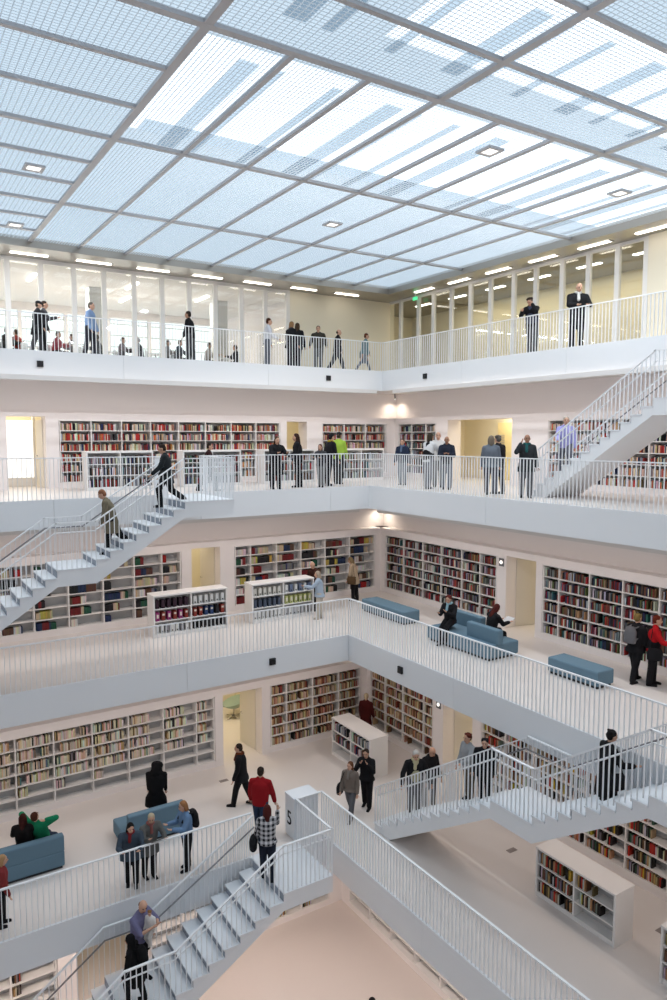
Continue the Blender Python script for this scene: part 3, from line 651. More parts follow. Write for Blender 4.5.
# daylight portals would be here in daylight terms: hall lamps hung in the skylight grid
for x, y in ((3.5, 18.4), (3.9, 23.5), (11.73, 18.45), (11.7, 12.0), (16.46, 12.2), (11.7, 4.0)):  # last position belongs to the added, unseen lamp
    lo = room_area('hall_lamp', (x, y, ZSKY-.11), .3, .3, 190, (.95, .975, 1)); 

# ------------------------------------------------------------------ sofas and benches
def cushion(name, x0, x1, y0, y1, z0, z1, root, b=.035):
    base = Vector(root.location)
    return MB().box(Vector((x0, y0, z0))-base, Vector((x1, y1, z1))-base).build(name, SOFA, root, bevel=b, smooth=False)
def bench(label, x0, x1, y0, y1, z, backs=(), cat='bench', name='bench', h=.42):
    t = thing(name, label, cat, ((x0+x1)/2, (y0+y1)/2, z))
    MB().box((-(x1-x0)/2+.05, -(y1-y0)/2+.05, 0), ((x1-x0)/2-.05, (y1-y0)/2-.05, .06)).build('plinth', BLACK, t)
    cushion('seat', x0, x1, y0, y1, z+.06, z+h, t)
    for b in backs: cushion('backrest', *b, z+h-.02, z+.8, t)
    return t
bench('plain blue-grey bench nearest the corner on the middle gallery', 13.75, 14.4, 17.5, 19.8, Z[6])
bench('short blue-grey bench standing alone beside the railing, left of the man in black', 13.95, 14.55, 10.5, 11.98, Z[6])
t = bench('blue-grey sofa with two backrests where two women sit back to back', 13.35, 14.45, 13.4, 15.9, Z[6], cat='sofa', name='sofa', backs=[(13.62, 13.82, 13.35, 14.55), (14.22, 14.42, 14.6, 15.85)])
bench('blue-grey sofa with backrest behind the three people leaning on the railing', 4.75, 6.35, 16.98, 17.85, Z[5], cat='sofa', name='sofa', backs=[(4.9, 6.35, 16.98, 17.18)])
bench('blue-grey sofa at the left edge where someone in green stretches out', 0.8, 3.4, 17.0, 17.95, Z[5], cat='sofa', name='sofa', backs=[(.8, 3.4, 17.0, 17.2)])

# shell chair in the room behind the lower left doorway
t = thing('swivel_chair', 'pale green shell swivel chair in the yellow room behind the lower left doorway', 'chair', (10.6, 23.3, Z[5]))
q = MB(); n = 14
for i in range(n):
    a = 2*math.pi*i/n; q.v.append((.42*math.cos(a), .36*math.sin(a), .62+.12*math.cos(a))); 
for i in range(n):
    a = 2*math.pi*i/n; q.v.append((.2*math.cos(a), .18*math.sin(a), .40))
for i in range(n): q.f.append((i, (i+1) % n, n+(i+1) % n, n+i)); q.m.append(0)
q.f.append(tuple(range(n, 2*n))); q.m.append(0); o = q.build('seat_shell', mat('pale_green_shell', (.35, .45, .38), .4, .4), t, smooth=True)
md = o.modifiers.new('s', 'SOLIDIFY'); md.thickness = .03
MB().tube([(0, 0, .06), (0, 0, .41)], .03).build('pedestal', CHROME, t, smooth=True)
q = MB()
for i in range(4): a = math.pi/2*i+.4; q.tube([(0, 0, .08), (.34*math.cos(a), .34*math.sin(a), .02)], [.025, .014])
q.build('star_base', CHROME, t, smooth=True)
# floor sockets
for x, y, k, lb in ((8.3, 19.0, 5, 'small grey floor socket near the doorway with the swivel chair'), (12.75, 11.9, 5, 'small dark floor socket under the right stairs'), (13.2, 8.2, 5, 'small dark floor socket right of the lone low bookcase'), (8.7, 14.9-.7, 4, 'small dark floor socket on the ground floor')):
    q = MB(); q.box((-.13, -.07, 0), (.13, .07, .006)); q.box((-.05, -.03, .006), (.05, .03, .012)); o = q.build('floor_socket', mat('socket_grey', (.3, .26, .24), .5, .4)); o.location = (x, y, Z[k]+.001); tag(o, lb, 'floor socket')

# ------------------------------------------------------------------ people
def sph(m, c, r, mi=0, rot=None, n=12, k=8):
    c = Vector(c); b = len(m.v); rr = (r, r, r) if not isinstance(r, (tuple, list)) else r
    def P(x, y, z):
        v = Vector((x*rr[0], y*rr[1], z*rr[2]))
        if rot is not None: v = rot @ v
        return tuple(c+v)
    m.v.append(P(0, 0, 1))
    for i in range(1, k):
        t = math.pi*i/k
        for j in range(n):
            a = 2*math.pi*j/n; m.v.append(P(math.sin(t)*math.cos(a), math.sin(t)*math.sin(a), math.cos(t)))
    m.v.append(P(0, 0, -1)); last = len(m.v)-1
    for j in range(n):
        m.f.append((b, b+1+j, b+1+(j+1) % n)); m.m.append(mi)
        m.f.append((last, last-n+(j+1) % n, last-n+j)); m.m.append(mi)
    for i in range(k-2):
        for j in range(n):
            a0 = b+1+i*n+j; a1 = b+1+i*n+(j+1) % n; m.f.append((a0, a0+n, a1+n, a1)); m.m.append(mi)
def cap(m, p, q, r0, r1, mi=0, n=10):
    p, q = Vector(p), Vector(q); d = q-p; L = max(d.length, 1e-5); d.normalize(); pts = []; rs = []
    for t in (-90, -60, -30): pts.append(p+d*r0*math.sin(rad(t))); rs.append(max(.002, r0*math.cos(rad(t))))
    pts.append(p); rs.append(r0); pts.append(q); rs.append(r1)
    for t in (30, 60, 90): pts.append(q+d*r1*math.sin(rad(t))); rs.append(max(.002, r1*math.cos(rad(t))))
    up = Vector((0, 0, 1)) if abs(d.z) < .9 else Vector((0, 1, 0)); a = d.cross(up).normalized(); b = a.cross(d); k0 = len(m.v)
    for c, r in zip(pts, rs): m.v += [tuple(c+a*math.cos(2*math.pi*j/n)*r+b*math.sin(2*math.pi*j/n)*r) for j in range(n)]
    for i in range(len(pts)-1):
        for j in range(n): x = k0+i*n+j; y = k0+i*n+(j+1) % n; m.f.append((x, y, y+n, x+n)); m.m.append(mi)
    m.f.append(tuple(k0+j for j in reversed(range(n)))); m.f.append(tuple(k0+(len(pts)-1)*n+j for j in range(n))); m.m += [mi, mi]
def frustum(m, rings, n=16):
    """closed body through elliptical rings (centre, rx, ry)"""
    k0 = len(m.v)
    for c, rx, ry in rings: m.v += [(c[0]+rx*math.cos(2*math.pi*j/n), c[1]+ry*math.sin(2*math.pi*j/n), c[2]) for j in range(n)]
    for i in range(len(rings)-1):
        for j in range(n): x = k0+i*n+j; y = k0+i*n+(j+1) % n; m.f.append((x, y, y+n, x+n)); m.m.append(0)
    m.f.append(tuple(k0+j for j in reversed(range(n)))); m.f.append(tuple(k0+(len(rings)-1)*n+j for j in range(n))); m.m += [0, 0]
PENDING = []
def soft(m, name, mats, parent, vox=.018, it=3, extra=None):
    o = m.build(name, mats, parent, smooth=True)
    r = o.modifiers.new('r', 'REMESH'); r.mode = 'VOXEL'; r.voxel_size = vox; r.use_smooth_shade = True
    s = o.modifiers.new('s', 'SMOOTH'); s.factor = .5; s.iterations = it
    PENDING.append((o, extra)); return o
SKIN = {'fair': mat('skin_fair', (.56, .33, .23), .55, .35), 'tan': mat('skin_tan', (.36, .19, .12), .55, .35)}
DARKF = mat('facial_dark', (.03, .015, .012), .5, .4); LIPS = mat('lips', (.30, .09, .07), .5, .3)
def cloth(c, check=False):
    nme = ('checked_' if check else 'cloth_')+'_'.join('%02d' % int(x*99) for x in c)
    m = mat(nme, c, .85, .15)
    if check and 'done' not in m:
        m['done'] = 1; nt = m.node_tree; N = nt.nodes.new; L = nt.links.new; b = nt.nodes['Principled BSDF']; tc = N('ShaderNodeTexCoord'); sp = N('ShaderNodeSeparateXYZ'); L(tc.outputs['Object'], sp.inputs[0]); fs = []
        for ax in (0, 2):
            a = N('ShaderNodeMath'); a.operation = 'MULTIPLY'; a.inputs[1].default_value = 9.5; L(sp.outputs[ax], a.inputs[0]); f = N('ShaderNodeMath'); f.operation = 'FRACT'; L(a.outputs[0], f.inputs[0])
            c2 = N('ShaderNodeMath'); c2.operation = 'LESS_THAN'; c2.inputs[1].default_value = .5; L(f.outputs[0], c2.inputs[0]); fs.append(c2)
        ad = N('ShaderNodeMath'); ad.operation = 'ADD'; L(fs[0].outputs[0], ad.inputs[0]); L(fs[1].outputs[0], ad.inputs[1])
        dv = N('ShaderNodeMath'); dv.operation = 'MULTIPLY'; dv.inputs[1].default_value = .5; L(ad.outputs[0], dv.inputs[0])
        mx = N('ShaderNodeMix'); mx.data_type = 'RGBA'; mx.inputs[6].default_value = (.55, .55, .57, 1); mx.inputs[7].default_value = (.02, .02, .025, 1); L(dv.outputs[0], mx.inputs[0]); L(mx.outputs[2], b.inputs['Base Color'])
    return m
BK = (.012, .012, .014); CH = (.05, .05, .055); NV = (.02, .03, .06)
def person(label, x, y, z, face, H=1.72, lean=4, legs=(4, 4, -4, 2), armL=(6, 10, 15, 0), armR=(6, 10, 15, 0), head=(5, 0), top=BK, bottom=BK, coat=0.0, hair='short', hc=(.03, .02, .015),
           skin='fair', shoes=BK, skirt=None, scarf=None, bag=None, bagc=BK, seat=None, check=False, group=None, vest=None, detail=True, cat='person', sleeve=1.0, wide=1.0, paper=None):
    t = thing('person', label, cat, (x, y, z), group=group)
    fx = math.sin(rad(face))*math.sin(PSI)+math.cos(rad(face))*math.cos(PSI); fy = -math.sin(rad(face))*math.cos(PSI)+math.cos(rad(face))*math.sin(PSI)
    t.rotation_euler = (0, 0, math.atan2(fy, fx)-math.pi/2)
    ln = rad(lean); up = Vector((0, math.sin(ln), math.cos(ln))); fw = Vector((0, math.cos(ln), -math.sin(ln))); X = Vector((1, 0, 0))
    def leg(side, hip, kn, hc_):
        h = hc_+X*side*.052*H; a = rad(hip); th = Vector((side*.015, math.sin(a), -math.cos(a))); k = h+th*.245*H; b = rad(hip-kn); sh = Vector((0, math.sin(b), -math.cos(b))); an = k+sh*.24*H
        return h, k, an
    if seat is None:
        ls = [leg(-1, legs[0], legs[1], Vector()), leg(1, legs[2], legs[3], Vector())]; hz = .038*H-min(l[2].z for l in ls)
    else:
        ls = [leg(-1, legs[0], legs[1], Vector()), leg(1, legs[2], legs[3], Vector())]; hz = max(seat+.075*H, .045*H-min(l[2].z for l in ls)) if seat > .3 else seat+.075*H
    hipc = Vector((0, 0, hz)); LL = leg(-1, legs[0], legs[1], hipc); RL = leg(1, legs[2], legs[3], hipc)
    chest = hipc+up*.20*H; neck = hipc+up*.30*H; hp = rad(head[0]+lean*.5); hy = rad(head[1])
    hup = Vector((0, math.sin(hp), math.cos(hp))); hc3 = neck+hup*.088*H+fw*.012*H
    Rh = Matrix.Rotation(-hy, 3, 'Z') @ Matrix.Rotation(-hp, 3, 'X')
    HP = lambda a, b, c: hc3+Rh @ Vector((a*H, b*H, c*H))
    def arm(side, A):
        a, ab, e, inw = (rad(v) for v in A); s = hipc+up*.262*H+X*side*.104*H*wide
        d1 = Vector((side*math.sin(ab), math.sin(a)*math.cos(ab), -math.cos(a)*math.cos(ab))); el = s+d1*.168*H
        d2 = Vector((-side*math.sin(inw)+side*math.sin(ab)*.4, math.sin(a+e)*math.cos(inw), -math.cos(a+e)*math.cos(inw))).normalized(); wr = el+d2*.145*H
        return s, el, wr, d2
    AL, AR = arm(-1, armL), arm(1, armR)
    vox = .017 if detail else .026
    # body: one continuous surface
    m = MB()
    frustum(m, [(hipc-up*.05*H, .075*H, .06*H), (hipc+up*.02*H, .085*H, .062*H), (hipc+up*.1*H, .074*H, .052*H), (chest, .09*H*wide, .06*H), (hipc+up*.25*H, .092*H*wide, .052*H), (neck, .04*H, .035*H)])
    cap(m, neck-up*.02*H, hc3, .032*H, .03*H); sph(m, HP(0, -.004, .012), (.044*H, .055*H, .056*H), rot=Rh); sph(m, HP(0, .012, -.025), (.034*H, .042*H, .045*H), rot=Rh)
    sph(m, HP(0, .058, -.008), (.009*H, .013*H, .014*H), rot=Rh, n=8, k=6)
    for s_ in (-1, 1): sph(m, HP(s_*.046, -.004, -.004), (.007*H, .013*H, .018*H), rot=Rh, n=8, k=6)
    for h, k, a in (LL, RL):
        cap(m, h, k, .052*H, .032*H); cap(m, k, a, .033*H, .021*H); cap(m, a+Vector((0, -.01*H, -.018*H)), a+Vector((0, .085*H, -.024*H)), .019*H, .014*H)
    for s, el, wr, d2 in (AL, AR): cap(m, s, el, .03*H, .023*H); cap(m, el, wr, .024*H, .015*H); sph(m, wr+d2*.028*H, (.02*H, .014*H, .026*H), rot=d2.to_track_quat('Z', 'Y').to_matrix())
    fx_ = MB()
    for side, (s, el, wr, d2) in ((-1, AL), (1, AR)):
        q = d2.to_track_quat('Z', 'Y').to_matrix(); pal = wr+d2*.03*H
        for i in range(4):
            b0 = pal+q @ Vector(((i-1.5)*.0085*H, 0, .014*H)); l1 = (.030, .034, .032, .025)[i]*H*.62; c1 = b0+d2*l1; cdir = (d2+q @ Vector((0, .7, 0))).normalized(); cap(fx_, b0, c1, .0052*H, .0047*H, 0, 6); cap(fx_, c1, c1+cdir*l1*.8, .0047*H, .0038*H, 0, 6)
        th = pal+q @ Vector((-side*.014*H, 0, -.006*H)); td = (d2+q @ Vector((-side*.9, .4, 0))).normalized(); cap(fx_, th, th+td*.026*H, .006*H, .005*H, 0, 6); cap(fx_, th+td*.026*H, th+td*.026*H+(td+d2).normalized()*.016*H, .005*H, .004*H, 0, 6)
    for s_ in (-1, 1):
        sph(fx_, HP(s_*.017, .047, .008), (.007*H, .004*H, .0042*H), 1, Rh, 6, 5); cap(fx_, HP(s_*.010, .051, .021), HP(s_*.026, .046, .021), .003*H, .0025*H, 1, 5)
    cap(fx_, HP(-.012, .050, -.036), HP(.012, .050, -.036), .004*H, .004*H, 2, 5)
    sk = SKIN[skin]; soft(m, 'body', [sk, DARKF, LIPS], t, vox, 2, fx_)
    # trousers
    if skirt is None:
        m = MB()
        frustum(m, [(hipc-up*.065*H, .09*H, .074*H), (hipc+up*.01*H, .102*H, .08*H), (hipc+up*.07*H, .09*H, .068*H)])
        for h, k, a in (LL, RL): cap(m, h, k, .068*H, .050*H); cap(m, k, a+(k-a).normalized()*.01*H, .049*H, .042*H)
        soft(m, 'trousers', cloth(bottom), t, vox)
    else:
        m = MB(); ln_ = skirt; mid = (LL[0]+RL[0])/2
        if seat is None: frustum(m, [(hipc+Vector((0, 0, -ln_*H)), .12*H, .10*H), (hipc+Vector((0, 0, -.05*H)), .10*H, .078*H), (hipc+up*.07*H, .08*H, .06*H)])
        else: cap(m, hipc, (LL[1]+RL[1])/2, .1*H, .08*H)
        for h, k, a in (LL, RL): cap(m, k, a, .034*H, .026*H)
        soft(m, 'skirt', cloth(bottom), t, vox)
    # shoes
    for nme, (h, k, a) in (('shoe', LL), ('shoe', RL)):
        m = MB(); cap(m, a+Vector((0, -.012*H, -.016*H)), a+Vector((0, .045*H, -.02*H)), .027*H, .023*H); cap(m, a+Vector((0, .045*H, -.02*H)), a+Vector((0, .092*H, -.024*H)), .025*H, .019*H); m.box(a+Vector((-.024*H, -.036*H, -.041*H)), a+Vector((.024*H, .108*H, -.032*H)))
        soft(m, nme, cloth(shoes), t, vox*.8, 1)
    # jacket / shirt
    m = MB(); g = .014*H
    frustum(m, [(hipc-up*(.05*H), .112*H, .09*H), (hipc+up*.06*H, .108*H*wide, .084*H), (chest, .116*H*wide, .088*H), (hipc+up*.245*H, .112*H*wide, .076*H), (neck+up*.0*H, .050*H, .046*H)])
    for s, el, wr, d2 in (AL, AR):
        we = el.lerp(wr, .93*sleeve if sleeve > .2 else .05); cap(m, neck-up*.012*H, s-up*.002*H, .036*H, .040*H); cap(m, s-up*.004*H, el, .043*H, .038*H); 
        if sleeve > .2: cap(m, el, we, .039*H, .031*H)
    if coat > 0:
        if seat is None: frustum(m, [(hipc+Vector((0, -.005, -coat*H)), .14*H*wide, .115*H), (hipc+Vector((0, 0, -coat*H*.5)), .13*H*wide, .105*H), (hipc+up*.02*H, .10*H, .08*H), (hipc+up*.12*H, .096*H, .074*H)])
        else: cap(m, hipc, hipc.lerp((LL[1]+RL[1])/2, .6), .1*H, .09*H)
    hk = 1.75 if wide > 1.4 else 1.0
    if hair == 'hood': sph(m, HP(0, -.018, .016), (.062*H*hk, .066*H*hk, .072*H), rot=Rh); cap(m, neck, HP(0, -.03, -.02), .06*H*hk, .055*H*hk)
    if hair != 'hood': cap(m, neck-X*.03*H+up*.005*H, neck+X*.03*H+up*.005*H, .03*H, .03*H)
    soft(m, 'jacket' if coat or top in (BK, CH) else 'shirt', cloth(top, check), t, vox)
    if vest is not None:
        m = MB(); frustum(m, [(hipc-up*(.04*H), .108*H, .088*H), (chest, .112*H*wide, .087*H), (hipc+up*.24*H, .092*H*wide, .078*H), (neck, .054*H, .052*H)]); soft(m, 'vest', cloth(vest), t, vox)
    # hair
    m = MB()
    if hair in ('short', 'long', 'bun', 'curly', 'bob'):
        sph(m, HP(0, -.014, .026), (.049*H, .054*H, .050*H), rot=Rh); sph(m, HP(0, -.028, .0), (.046*H, .040*H, .05*H), rot=Rh)
        if hair == 'curly':
            for i in range(14): a = i*2.4; sph(m, HP(.044*math.cos(a), -.02+.04*math.sin(a),   .022+.03*math.sin(i*1.7)), .016*H, n=8, k=6)
        if hair in ('long', 'bob'):
            Lh = .16 if hair == 'long' else .075
            cap(m, HP(0, -.03, 0), HP(0, -.045, -Lh), .046*H, .03*H)
            for s_ in (-1, 1): cap(m, HP(s_*.038, -.012, .01), HP(s_*.042, -.018, -Lh*.8), .02*H, .016*H)
        if hair == 'bun': sph(m, HP(0, -.06, .045), .024*H)
        soft(m, 'hair', cloth(hc), t, vox*.85, 2)
    elif hair == 'bald':
        sph(m, HP(0, -.034, -.004), (.045*H, .032*H, .034*H), rot=Rh); soft(m, 'hair', cloth(hc), t, vox*.85, 2)
    elif hair in ('cap', 'beanie'):
        sph(m, HP(0, -.006, .034), (.052*H, .060*H, .044*H), rot=Rh); cap(m, HP(-.02, .052, .03), HP(.02, .052, .03), .012*H, .012*H); soft(m, 'knitted_hat', cloth(hc), t, vox*.85, 2)
        m = MB(); sph(m, HP(0, -.026, -.008), (.045*H, .036*H, .04*H), rot=Rh); soft(m, 'hair', cloth((.04, .03, .02)), t, vox*.85, 2)
    if scarf is not None:
        m = MB(); n = 10
        for i in range(n): a = 2*math.pi*i/n; b = 2*math.pi*(i+1)/n; cap(m, neck+Vector((.042*H*math.cos(a), .04*H*math.sin(a), .012*H)), neck+Vector((.042*H*math.cos(b), .04*H*math.sin(b), .012*H)), .022*H, .022*H)
        cap(m, neck+Vector((.01*H, .05*H, 0)), chest+Vector((.015*H, .085*H, 0)), .022*H, .026*H); soft(m, 'scarf', cloth(scarf), t, vox)
    if bag == 'backpack':
        m = MB(); c = hipc+up*.17*H-fw*.125*H; frustum(m, [(c-up*.12*H, .085*H, .05*H), (c-up*.09*H, .095*H, .062*H), (c+up*.05*H, .09*H, .055*H), (c+up*.11*H, .06*H, .03*H)])
        for s_ in (-1, 1):
            cap(m, c+up*.09*H+X*s_*.05*H, hipc+up*.29*H+X*s_*.06*H+fw*.0*H, .012*H, .012*H); cap(m, hipc+up*.29*H+X*s_*.06*H, chest+X*s_*.07*H+fw*.085*H, .012*H, .012*H); cap(m, chest+X*s_*.07*H+fw*.085*H, c-up*.08*H+X*s_*.08*H, .011*H, .011*H)
        o = soft(m, 'backpack', cloth(bagc), None, vox); place_like(o, t); tag(o, 'backpack worn by the '+short(label), 'backpack')
    if bag in ('left', 'right'):
        s_ = -1 if bag == 'left' else 1; c = hipc+X*s_*.185*H+Vector((0, .01*H, -.02*H)); m = MB()
        frustum(m, [(c-Vector((0, 0, .10*H)), .05*H, .10*H), (c, .055*H, .105*H), (c+Vector((0, 0, .06*H)), .038*H, .085*H)])
        cap(m, c+Vector((0, .07*H, .04*H)), hipc+up*.285*H+X*s_*.09*H+fw*.04*H, .009*H, .009*H); cap(m, c+Vector((0, -.07*H, .04*H)), hipc+up*.285*H+X*s_*.09*H-fw*.04*H, .009*H, .009*H)
        o = soft(m, 'shoulder_bag', cloth(bagc), None, vox); place_like(o, t); tag(o, 'shoulder bag carried by the '+short(label), 'bag')
    if paper is not None:
        q = MB(); c = (AL[2]+AR[2])/2+(AL[3]+AR[3])*.05*H; q.box((-.15, -.11, -.012), (0, .11, 0)); q.box((0, -.11, -.012), (.15, .11, 0)); o = q.build('open_magazine', cloth(paper)); o.data.transform(Matrix.Translation(c) @ Matrix.Rotation(rad(35), 4, 'X')); place_like(o, t); tag(o, 'open magazine held by the '+short(label), 'magazine')
    return t, dict(AL=AL, AR=AR, hip=hipc, chest=chest, neck=neck)
def place_like(o, t): o.location = t.location; o.rotation_euler = t.rotation_euler
def short(l):
    w = l.split(); return ' '.join(w[:11])

z5, z6, z7, z8 = Z[5], Z[6], Z[7], Z[8]
STAND = (3, 3, -3, 3); WALK = (24, 8, -18, 14); DOWN = (30, 38, -6, 8); UPS = (42, 50, -8, 6)
RAILA = (38, 12, 62, 25)   # forearms resting on a railing
# top gallery, left
person('person in a dark hat and long dark coat by the top left railing, turned away', 4.5, 24.0, z8, 60, 1.66, top=BK, bottom=CH, coat=.16, hair='cap', hc=(.02, .02, .02), wide=1.15, legs=(14, 4, -12, 4))
person('person in dark clothes half hidden behind the dark-hatted visitor, top left', 4.74, 24.35, z8, 70, 1.72, top=CH, bottom=BK, hair='short', armR=(30, 12, 70, 0))
person('man in a light blue shirt and dark trousers at the top left railing, facing right', 6.09, 24.0, z8, 95, 1.76, top=(.20, .29, .46), bottom=(.03, .03, .04), hair='short', hc=(.1, .09, .08), legs=(8, 4, -8, 4))
person('man in black facing left, alone at the middle of the top left railing', 9.47, 24.0, z8, 280, 1.79, top=BK, bottom=CH, hair='short', skin='tan')
person('man in a white shirt and grey trousers standing at the top railing, facing right', 12.43, 24.0, z8, 80, 1.81, top=(.60, .60, .64), bottom=(.09, .10, .13), hair='short', hc=(.06, .02, .01), armR=(20, 8, 40, 0))
person('light brown-haired woman in black with a pale striped hem, top railing, back turned', 13.27, 23.75, z8, 40, 1.73, top=BK, bottom=BK, hair='bob', hc=(.24, .13, .06), coat=.1, scarf=(.04, .04, .05))
person('dark-haired woman in black behind the light brown-haired one on the top gallery', 13.85, 24.3, z8, 20, 1.80, top=BK, bottom=BK, hair='long', hc=(.06, .035, .02), coat=.1)
person('person in dark brown jacket and grey trousers, top railing, right of two women', 14.53, 23.85, z8, 180, 1.67, top=(.045, .04, .03), bottom=(.10, .10, .10), hair='short', hc=(.05, .03, .02), armL=(10, 16, 30, 0), armR=(10, 16, 30, 0), wide=1.15)
person('man in black striding right along the top gallery in front of the cream wall', 15.47, 24.0, z8, 85, 1.70, top=BK, bottom=BK, hair='bald', hc=(.05, .03, .02), legs=WALK)
person('woman in a teal cardigan and grey skirt walking along the top gallery near the corner', 16.74, 24.0, z8, 85, 1.64, top=(.13, .22, .24), bottom=(.12, .14, .18), skirt=.26, hair='short', hc=(.10, .03, .015), legs=WALK, bag='left', bagc=(.38, .36, .24), lean=8)
# top gallery, right
person('dark-haired man leaning on the top right railing, hand at his lowered face', 17.5, 15.97, z8, 215, 1.80, lean=14, top=BK, bottom=CH, hair='curly', armL=(60, 10, 118, 30), armR=(42, 12, 70, 30), head=(35, 0), vest=(.05, .06, .10))
person('bald man in a black jacket holding the top right railing and looking down', 17.5, 14.28, z8, 180, 1.92, lean=5, top=BK, bottom=BK, hair='bald', hc=(.2, .14, .1), armL=(30, 12, 52, 35), armR=(30, 12, 52, 35), head=(18, 0), wide=1.2, scarf=(.5, .5, .48))
# second gallery
person('woman with long hair in a long black coat leaning on the second gallery railing', 10.82, 20.38, z7, 150, 1.71, lean=9, top=BK, bottom=BK, coat=.26, hair='long', hc=(.07, .035, .02), armL=RAILA, armR=RAILA, wide=1.1)
person('long-haired woman in a short black jacket standing right of the one leaning', 11.83, 20.7, z7, 265, 1.80, top=BK, bottom=BK, hair='long', hc=(.04, .02, .015), armL=(12, 10, 60, 10))
person('child with brown hair at the railing in front of the black-clad group', 12.5, 20.35, z7, 200, 1.45, top=CH, bottom=(.18, .18, .18), hair='long', hc=(.08, .03, .02), lean=8, armL=RAILA, armR=RAILA)
person('broad person in black with a yellow scarf patch, centre of the second gallery group', 13.02, 20.75, z7, 60, 1.82, top=BK, bottom=BK, coat=.12, hair='curly', hc=(.015, .012, .012), wide=1.3, scarf=(.35, .25, .02), lean=10)
person('person in a lime green jacket standing behind the black-clad group', 13.85, 21.4, z7, 20, 1.86, top=(.32, .48, .06), bottom=BK, hair='cap', hc=(.012, .012, .012))
person('person in dark blue jacket, first right of the corner on the second gallery', 15.5, 19.85, z7, 200, 1.62, top=(.02, .03, .06), bottom=(.20, .22, .25), hair='short', hc=(.08, .04, .03), scarf=(.10, .14, .22))
person('person in a black vest over white sleeves with an arm on the railing', 14.95, 17.85, z7, 50, 1.81, lean=8, top=(.62, .62, .62), bottom=(.14, .15, .17), vest=BK, hair='bob', hc=(.04, .025, .02), armL=(40, 20, 40, 0), armR=RAILA)
person('balding man in a white shirt standing behind the person in a black vest', 15.8, 18.35, z7, 190, 1.86, top=(.62, .60, .58), bottom=(.2, .2, .2), hair='bald', hc=(.3, .2, .12))
person('man in a dark pullover with crossed arms left of the yellow recess', 15.3, 17.36, z7, 190, 1.71, top=(.02, .025, .04), bottom=(.16, .17, .2), hair='bald', hc=(.08, .05, .04), armL=(20, 10, 85, 40), armR=(20, 10, 85, 40), skin='tan')
person('grey-blonde woman in a grey jacket seen from behind in front of the yellow recess', 14.85, 14.97, z7, 10, 1.73, top=(.13, .15, .18), bottom=(.07, .07, .09), hair='bob', hc=(.16, .13, .10), coat=.06, legs=(10, 2, -14, 20))
person('grey-haired person in black half hidden behind the woman in the grey jacket', 15.35, 15.15, z7, 330, 1.74, top=BK, bottom=CH, hair='curly', hc=(.10, .09, .08))
person('man in dark jacket, one arm raised to his head, below the upper right stairs', 15.0, 13.79, z7, 185, 1.76, top=(.03, .035, .04), bottom=(.12, .12, .13), coat=.12, hair='bald', hc=(.10, .05, .03), armR=(60, 25, 125, 35), skin='tan', scarf=(.02, .10, .10))
person('white-haired man in a lavender shirt climbing the upper right stairs', 16.15, 13.45, z7+3*RIS, 190, 1.72, top=(.34, .33, .62), bottom=(.12, .12, .15), hair='short', hc=(.42, .38, .33), legs=UPS, armR=(30, 12, 40, 0))
person('person in a dark leather jacket starting down the left stairs, hand on the rail', 6.52, 18.35, z7-RIS, 262, 1.74, top=(.018, .022, .025), bottom=BK, coat=.14, hair='short', legs=(28, 34, -14, 40), armL=(24, 10, 25, 0), armR=(10, 12, 20, 0), head=(18, 0), wide=1.15)
person('stooping man with reddish hair in a long beige coat walking down the left stairs', 5.02, 18.2, z7-7*RIS, 262, 1.70, lean=14, top=(.17, .145, .10), bottom=BK, coat=.2, hair='short', hc=(.25, .11, .06), legs=(10, 4, -22, 30), head=(24, 0), wide=1.1)
person('person in dark clothes mostly hidden behind the stair head panel of the second gallery', 8.62, 20.6, z7, 80, 1.55, top=(.03, .01, .01), bottom=BK, hair='short', legs=WALK)
# middle gallery
person('balding man in a brown jacket looking at the right display case, middle gallery', 12.5, 20.75, z6, 215, 1.73, top=(.05, .02, .015), bottom=BK, hair='bald', hc=(.14, .07, .05), skin='fair', lean=8, armL=(35, 12, 60, 10), head=(20, 0))
person('white-haired woman in a pale blue jacket and cream trousers beside the right display case', 11.98, 19.62, z6, 275, 1.6, top=(.36, .44, .53), bottom=(.50, .46, .40), coat=.06, hair='bob', hc=(.36, .29, .22), shoes=(.4, .36, .3), armL=(45, 8, 55, 0), bag='right', bagc=(.25, .2, .17))
person('woman in a beige coat with a brown bag browsing the bound-set corner bookcase', 14.42, 21.2, z6, 290, 1.62, lean=10, top=(.42, .32, .22), bottom=BK, coat=.14, hair='bob', hc=(.20, .14, .07), bag='left', bagc=(.10, .06, .03), head=(20, 0))
person('seated woman with a pale blue scarf on the left half of the blue sofa', 13.75, 15.35, z6, 215, 1.66, seat=.43, lean=8, legs=(78, 62, 66, 58), top=BK, bottom=BK, hair='curly', hc=(.10, .02, .015), armL=(30, 8, 100, 40), armR=(30, 8, 80, 20), scarf=(.30, .48, .55), head=(15, 0))
person('seated person in black reading a paper, back turned, right half of the blue sofa', 14.05, 14.05, z6, 60, 1.66, seat=.43, lean=12, legs=(82, 70, 75, 70), top=BK, bottom=BK, hair='long', hc=(.07, .015, .012), armL=(35, 8, 60, 10), armR=(35, 8, 60, 10), head=(30, 0), paper=(.62, .63, .65))
person('blonde person in black carrying a coat over a red top, near the right edge', 15.2, 10.42, z6, 60, 1.72, top=BK, bottom=BK, hair='short', hc=(.20, .14, .05), legs=(14, 2, -12, 2), bag='backpack', bagc=(.14, .14, .15), coat=.08, wide=1.05)
person('red-haired person in a red jacket beside the blonde one at the right edge', 15.35, 10.05, z6, 110, 1.72, top=(.45, .01, .015), bottom=BK, hair='short', hc=(.12, .02, .01), vest=BK, armR=(30, 12, 50, 0), bag='right', bagc=BK)
person('person in brown and black cut off by the right edge of the middle gallery', 15.75, 9.35, z6, 200, 1.5, top=(.12, .08, .02), bottom=BK, hair='short', coat=.12, lean=25, wide=1.1)
